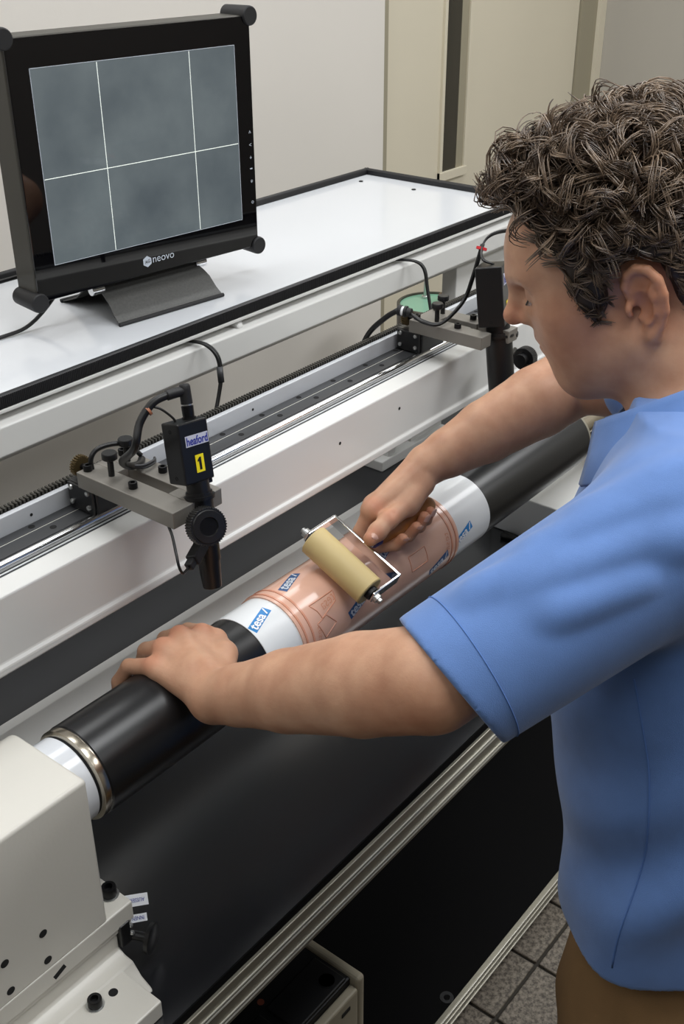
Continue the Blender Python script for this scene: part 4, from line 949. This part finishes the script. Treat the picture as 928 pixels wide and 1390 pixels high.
for (ta, fa, tb_, fb_, r0, r1) in ((.070, -.20, -.045, .50, .0115, .0055), (.115, -.18, -.020, .72, .0105, .0045), (.165, -.12, .085, .35, .0085, .0035), (.135, .35, .000, 1.05, .0085, .0045), (.030, 1.00, -.04, 1.5, .0085, .004), (.13, .95, .05, 1.45, .007, .0035)):
    n_ = 12; pts = [on_slv(ta+(tb_-ta)*i/n_+.006*math.sin(i*.5), fa+(fb_-fa)*i/n_, -.0046-.0085*(1-math.sin(math.pi*(i+.6)/(n_+1.2)))) for i in range(n_+1)]
    slv.chain(pts, [r0+(r1-r0)*(i/n_) for i in range(n_+1)], .016)
slv.plane(hemL+dn*.012, n3(du*1.0+dn*.20), .002)
slv.cap(hemL-du*.012+dn*.010, hemL+du*.05+dn*.012, .0492, .0498, .002, True)
dr = n3(ER_-SR_); hemR = SR_+dr*(np.linalg.norm(ER_-SR_)*.42)
slv.cap(SR_, hemR, .058, .055, .02)
sh.mix(tuple(slice(None) for _ in range(3)), slv.f, .022)
sh.plane((.82, .23, -.853), (.10, -.08, -1), .003)
# neck opening
sh.cap(NB+np.array([-.004, .012, -.01]), hp(-.03, -.03, 0), .0535, .058, .004, True)
Vs, Fs = sh.nets(); Vs = relax(Vs, Fs, 1, .5)
shirt = np_obj('shirt', Vs, Fs, 'shirt_blue', per)
from mathutils.bvhtree import BVHTree
bv = BVHTree.FromPolygons(Vs.tolist(), Fs.tolist())
def cast(o, d, off=.0002):
    h = bv.ray_cast(Vector(o)-Vector(d)*-.25, -Vector(d), .25)     # from outside inwards
    return None if h[0] is None else np.array(h[0])+np.array(h[1])*off
seam = []
for z in np.linspace(-.55, -.845, 30):
    c = np.array([np.interp(-z, [-k for k in zk[::-1]], cxk[::-1]), np.interp(-z, [-k for k in zk[::-1]], cyk[::-1]), z]); a = .15+.10*math.sin((z+.55)*14)
    h = cast(c, -Rr*math.cos(a)+Ff*math.sin(a))
    if h is not None: seam.append(h)
if len(seam) > 4: MB().tube(seam, .0009, 6, False).build('side_seam', 'shirt_seam', shirt, smooth='all')
hp_ = []
for i in range(60):
    a = 2*math.pi*i/60; h = cast(hemL-du*.020+dn*(.012+.004*math.cos(a)), dn*math.cos(a)+sd2*math.sin(a))
    if h is not None and np.linalg.norm(h-hemL) < .09: hp_.append(h)
if len(hp_) > 30: MB().tube(hp_+[hp_[0]], .0006, 5, False).build('sleeve_stitch', 'shirt_seam', shirt, smooth='all')
# collar: a folded band around the neck
cax = n3(hp(-.03, -.02, 0)-NB); cu = n3(Ff-cax*np.dot(Ff, cax)); cs = np.cross(cax, cu)
CC = NB+np.array([-.012, .019, .010]); Vc = []; Fc = []; nseg = 48
prof = [(.0545, .012), (.0560, .030), (.0585, .0385), (.0625, .0395), (.0655, .034), (.074, .014), (.086, -.009), (.0845, -.012), (.072, .008), (.062, .028)]
for i in range(nseg+1):
    a = math.radians(-155+310*i/nseg); rad = -cu*math.cos(a)+cs*math.sin(a); ov = 1+.10*abs(a)/2.7
    for (r, t) in prof: Vc.append(CC+rad*r*ov*1.03+cax*(t-.014*(1-math.cos(a))*.5))
m_ = len(prof)
for i in range(nseg):
    for j in range(m_): Fc.append((i*m_+j, i*m_+(j+1) % m_, (i+1)*m_+(j+1) % m_, (i+1)*m_+j))
Fc.append(tuple(range(m_-1, -1, -1))); Fc.append(tuple(nseg*m_+j for j in range(m_)))
MB().add(Vc, Fc).build('collar', 'shirt_blue', shirt, smooth='all')
# ---- trousers and shoes
tr = Field((.60, .03, FZ+.03), (1.03, .45, -.86), .006)
hipc = np.array([.812, .222, -1.0])
tr.ell(hipc, (.142, .104, .16), (Rr, Ff, (0, 0, 1)), .03)
for s_ in (-1, 1):
    hpj = hipc+Rr*s_*.075+np.array([0, 0, -.04]); kn = np.array([hpj[0]-.012, hpj[1]+.035, -1.33]); an_ = np.array([kn[0]+.01, kn[1]-.035, FZ+.05])
    tr.chain([hpj, kn, an_], [.088, .064, .054], .03)
sl, P = tr.grid(); tr.f[sl] -= (.0045*np.sin(P[0]*60+P[2]*38+np.sin(P[2]*30))*np.exp(-((P[2]+1.08)/.12)**2)).astype(np.float32)
Vt, Ft = tr.nets(); Vt = relax(Vt, Ft, 2, .5)
np_obj('trousers', Vt, Ft, 'trouser_brown', per)
for s_ in (-1, 1):
    c = hipc+Rr*s_*.075; c = np.array([c[0]-.005, c[1]+.0, FZ]); so_ = Field(c+np.array([-.09, -.10, 0.0]), c+np.array([.09, .22, .11]), .005)
    so_.chain([c+np.array([0, -.02, .05]), c+np.array([-.005, .06, .040]), c+np.array([-.015, .135, .034])], [.042, .040, .034], .02); so_.plane(c+np.array([0, 0, .008]), (0, 0, -1), .003)
    Vq, Fq = so_.nets(); np_obj('shoe', Vq, Fq, 'shoe_black', per)
# ---- hair: an under volume and a few thousand curled locks
poly = np.array([(.100, .112), (.082, .110), (.066, .106), (.056, .096), (.049, .072), (.041, .042), (.0435, .016), (.040, -.002), (.027, -.003), (.016, .012), (.012, .030), (.004, .040), (-.014, .043), (-.030, .032), (-.034, .008), (-.034, -.022), (-.046, -.046), (-.075, -.056), (-.16, -.06), (-.16, .22), (.13, .22), (.13, .112)])
def poly_sd(f, u):
    d = np.full(f.shape, 1e9, np.float32); ins = np.zeros(f.shape, bool); n = len(poly)
    for i in range(n):
        a, b = poly[i], poly[(i+1) % n]; e = b-a; wx, wy = f-a[0], u-a[1]; t = np.clip((wx*e[0]+wy*e[1])/(e@e), 0, 1)
        d = np.minimum(d, (wx-e[0]*t)**2+(wy-e[1]*t)**2)
        c = ((a[1] <= u) & (b[1] > u)) | ((a[1] > u) & (b[1] <= u))
        ins ^= c & (f < (b[0]-a[0])*(u-a[1])/(b[1]-a[1] if b[1] != a[1] else 1e-9)+a[0])
    d = np.sqrt(d); return np.where(ins, -d, d)
hv = Field(HO-np.array([.18, .18, .15]), HO+np.array([.17, .18, .20]), .0032)
hv.ell(hp(-.012, .048, 0), (.101, .084, .0785), AXH, .01).ell(hp(.036, .090, 0), (.052, .032, .055), AXH, .03).ell(hp(-.015, .03, 0), (.094, .075, .0765), AXH, .02)
sl, P = hv.grid(); q0 = [P[i]-HO[i] for i in range(3)]
ff = q0[0]*HF[0]+q0[1]*HF[1]+q0[2]*HF[2]; uu = q0[0]*HU[0]+q0[1]*HU[1]+q0[2]*HU[2]; ll = q0[0]*HL[0]+q0[1]*HL[1]+q0[2]*HL[2]
lump = .0028*np.sin(ff*170+2*np.sin(uu*90))*np.sin(uu*150+ll*110)*np.clip((uu-.02)/.06, 0, 1)
hv.f[sl] -= lump.astype(np.float32)
pd2 = poly_sd(ff+0*uu, uu+0*ff); a_ = hv.f; kk = .010; h_ = np.maximum(kk-np.abs(a_-pd2), 0)/kk; hv.f = (np.maximum(a_, pd2)+h_*h_*kk*.25).astype(np.float32)
Vv, Fv = hv.nets(); Vv = relax(Vv, Fv, 1, .5)
hair = np_obj('hair', Vv, Fv, 'hair_under', per)
# locks rooted on the visible volume
cen = Vv[Fv].mean(1); nrm = np.cross(Vv[Fv[:, 2]]-Vv[Fv[:, 0]], Vv[Fv[:, 3]]-Vv[Fv[:, 1]]); ar = np.linalg.norm(nrm, axis=1); nrm /= ar[:, None]+1e-12
loc = np.stack([(cen-HO)@HF, (cen-HO)@HU, (cen-HO)@HL], 1)
outw = n3(HU)[None, :]; good = (np.einsum('ij,ij->i', nrm, cen-hp(-.01, .03, 0)) > .02) & (poly_sd(loc[:, 0], loc[:, 1]) < -.001)
cen, nrm, ar, loc = cen[good], nrm[good], ar[good], loc[good]
rng = np.random.default_rng(11); NL = 2300
pick = rng.choice(len(cen), NL, p=ar/ar.sum())
HVs, HFs, base = [], [], 0
SEG, NS = 12, 7
tri = np.array([0, 2.094, 4.189])
for p_ in pick:
    c, n_, lc = cen[p_], nrm[p_], loc[p_]
    top = np.clip((lc[1]-.035)/.07, 0, 1)                    # long curls on top, short flat hair at the sides
    fr0 = np.clip((lc[0]-.02)/.04, 0, 1); back = n3(-HF*.55-HU*(.35 if lc[1] < .1 else -.1)*(1-fr0)+HU*.75*fr0+rng.normal(0, .55-.15*fr0, 3)); tg = back-n_*np.dot(back, n_); tg = n3(tg); bt_ = np.cross(n_, tg)
    R_ = (.0025+.0072*top)*rng.uniform(.55, 1.6); Ln = (.012+.020*top)*rng.uniform(.7, 1.3); turns = rng.uniform(.35, 1.15)*(.3+.75*top); ph0 = rng.uniform(0, 6.28); edge = np.clip(-float(poly_sd(np.array([lc[0]]), np.array([lc[1]]))[0])/.022, .15, 1); lift = (.001+.010*top)*rng.uniform(.0, 1.2)*edge; R_ *= .45+.55*edge
    t = np.linspace(0, 1, SEG)
    th = ph0+turns*2*np.pi*t*(1 if rng.random() < .5 else -1)
    side = rng.uniform(-1, 1)*.4
    for q_ in range(NS):
        jit = rng.normal(0, .0012+.0009*top, 3); rs = R_*rng.uniform(.85, 1.15)
        path = c+jit+np.outer(t*Ln, tg)+np.outer(rs*(np.cos(th)-math.cos(ph0)), bt_)+np.outer(rs*.75*(np.sin(th)-math.sin(ph0))+lift*np.sin(t*2.6)+.0004, n_)
        path += np.outer(t*t*side*Ln, bt_)
        rad = (.00038+.00012*top)*np.sin(np.clip(.25+t*2.75, 0, np.pi))**.6+.00012
        tn = np.gradient(path, axis=0); tn /= np.linalg.norm(tn, axis=1)[:, None]+1e-9
        u_ = np.cross(tn, n_+.01); u_ /= np.linalg.norm(u_, axis=1)[:, None]+1e-9; w2 = np.cross(tn, u_)
        ringv = path[:, None, :]+(u_[:, None, :]*np.cos(tri)[None, :, None]+w2[:, None, :]*np.sin(tri)[None, :, None])*rad[:, None, None]
        HVs.append(ringv.reshape(-1, 3)); k = base+np.arange(SEG-1)[:, None]*3
        for j in range(3):
            j2 = (j+1) % 3; HFs.append(np.concatenate([k+j, k+j2, k+3+j2, k+3+j], 1))
        base += SEG*3
lk = np_obj('curls', np.vstack(HVs), np.vstack(HFs), 'hair_brown', hair); lk['kind'] = 'stuff'
# eyebrow and lashes on both sides
for s_ in (-1, 1):
    eb = MB()
    for i in range(110):
        t = rng.uniform(0, 1); a = hp(.0892-.0125*t, .0490+.004*math.sin(t*3), s_*(.010+.030*t)); eb.tube([a+rng.normal(0, .0012, 3), a+HU*(.002)-HF*.004+HL*s_*.004+rng.normal(0, .0006, 3)], .0004, 3, False)
    eb.build('eyebrow', 'hair_under', per)
    el_ = MB()
    for i in range(18):
        t = i/17; a = hp(.0800-.0050*(2*t-1)**2, .0290, s_*(.018+.018*t)); el_.tube([a, a+HF*.0030-HU*.0028+HL*s_*(t-.4)*.003], .00025, 3, False)
    el_.build('eyelashes', 'eye_dark', per)
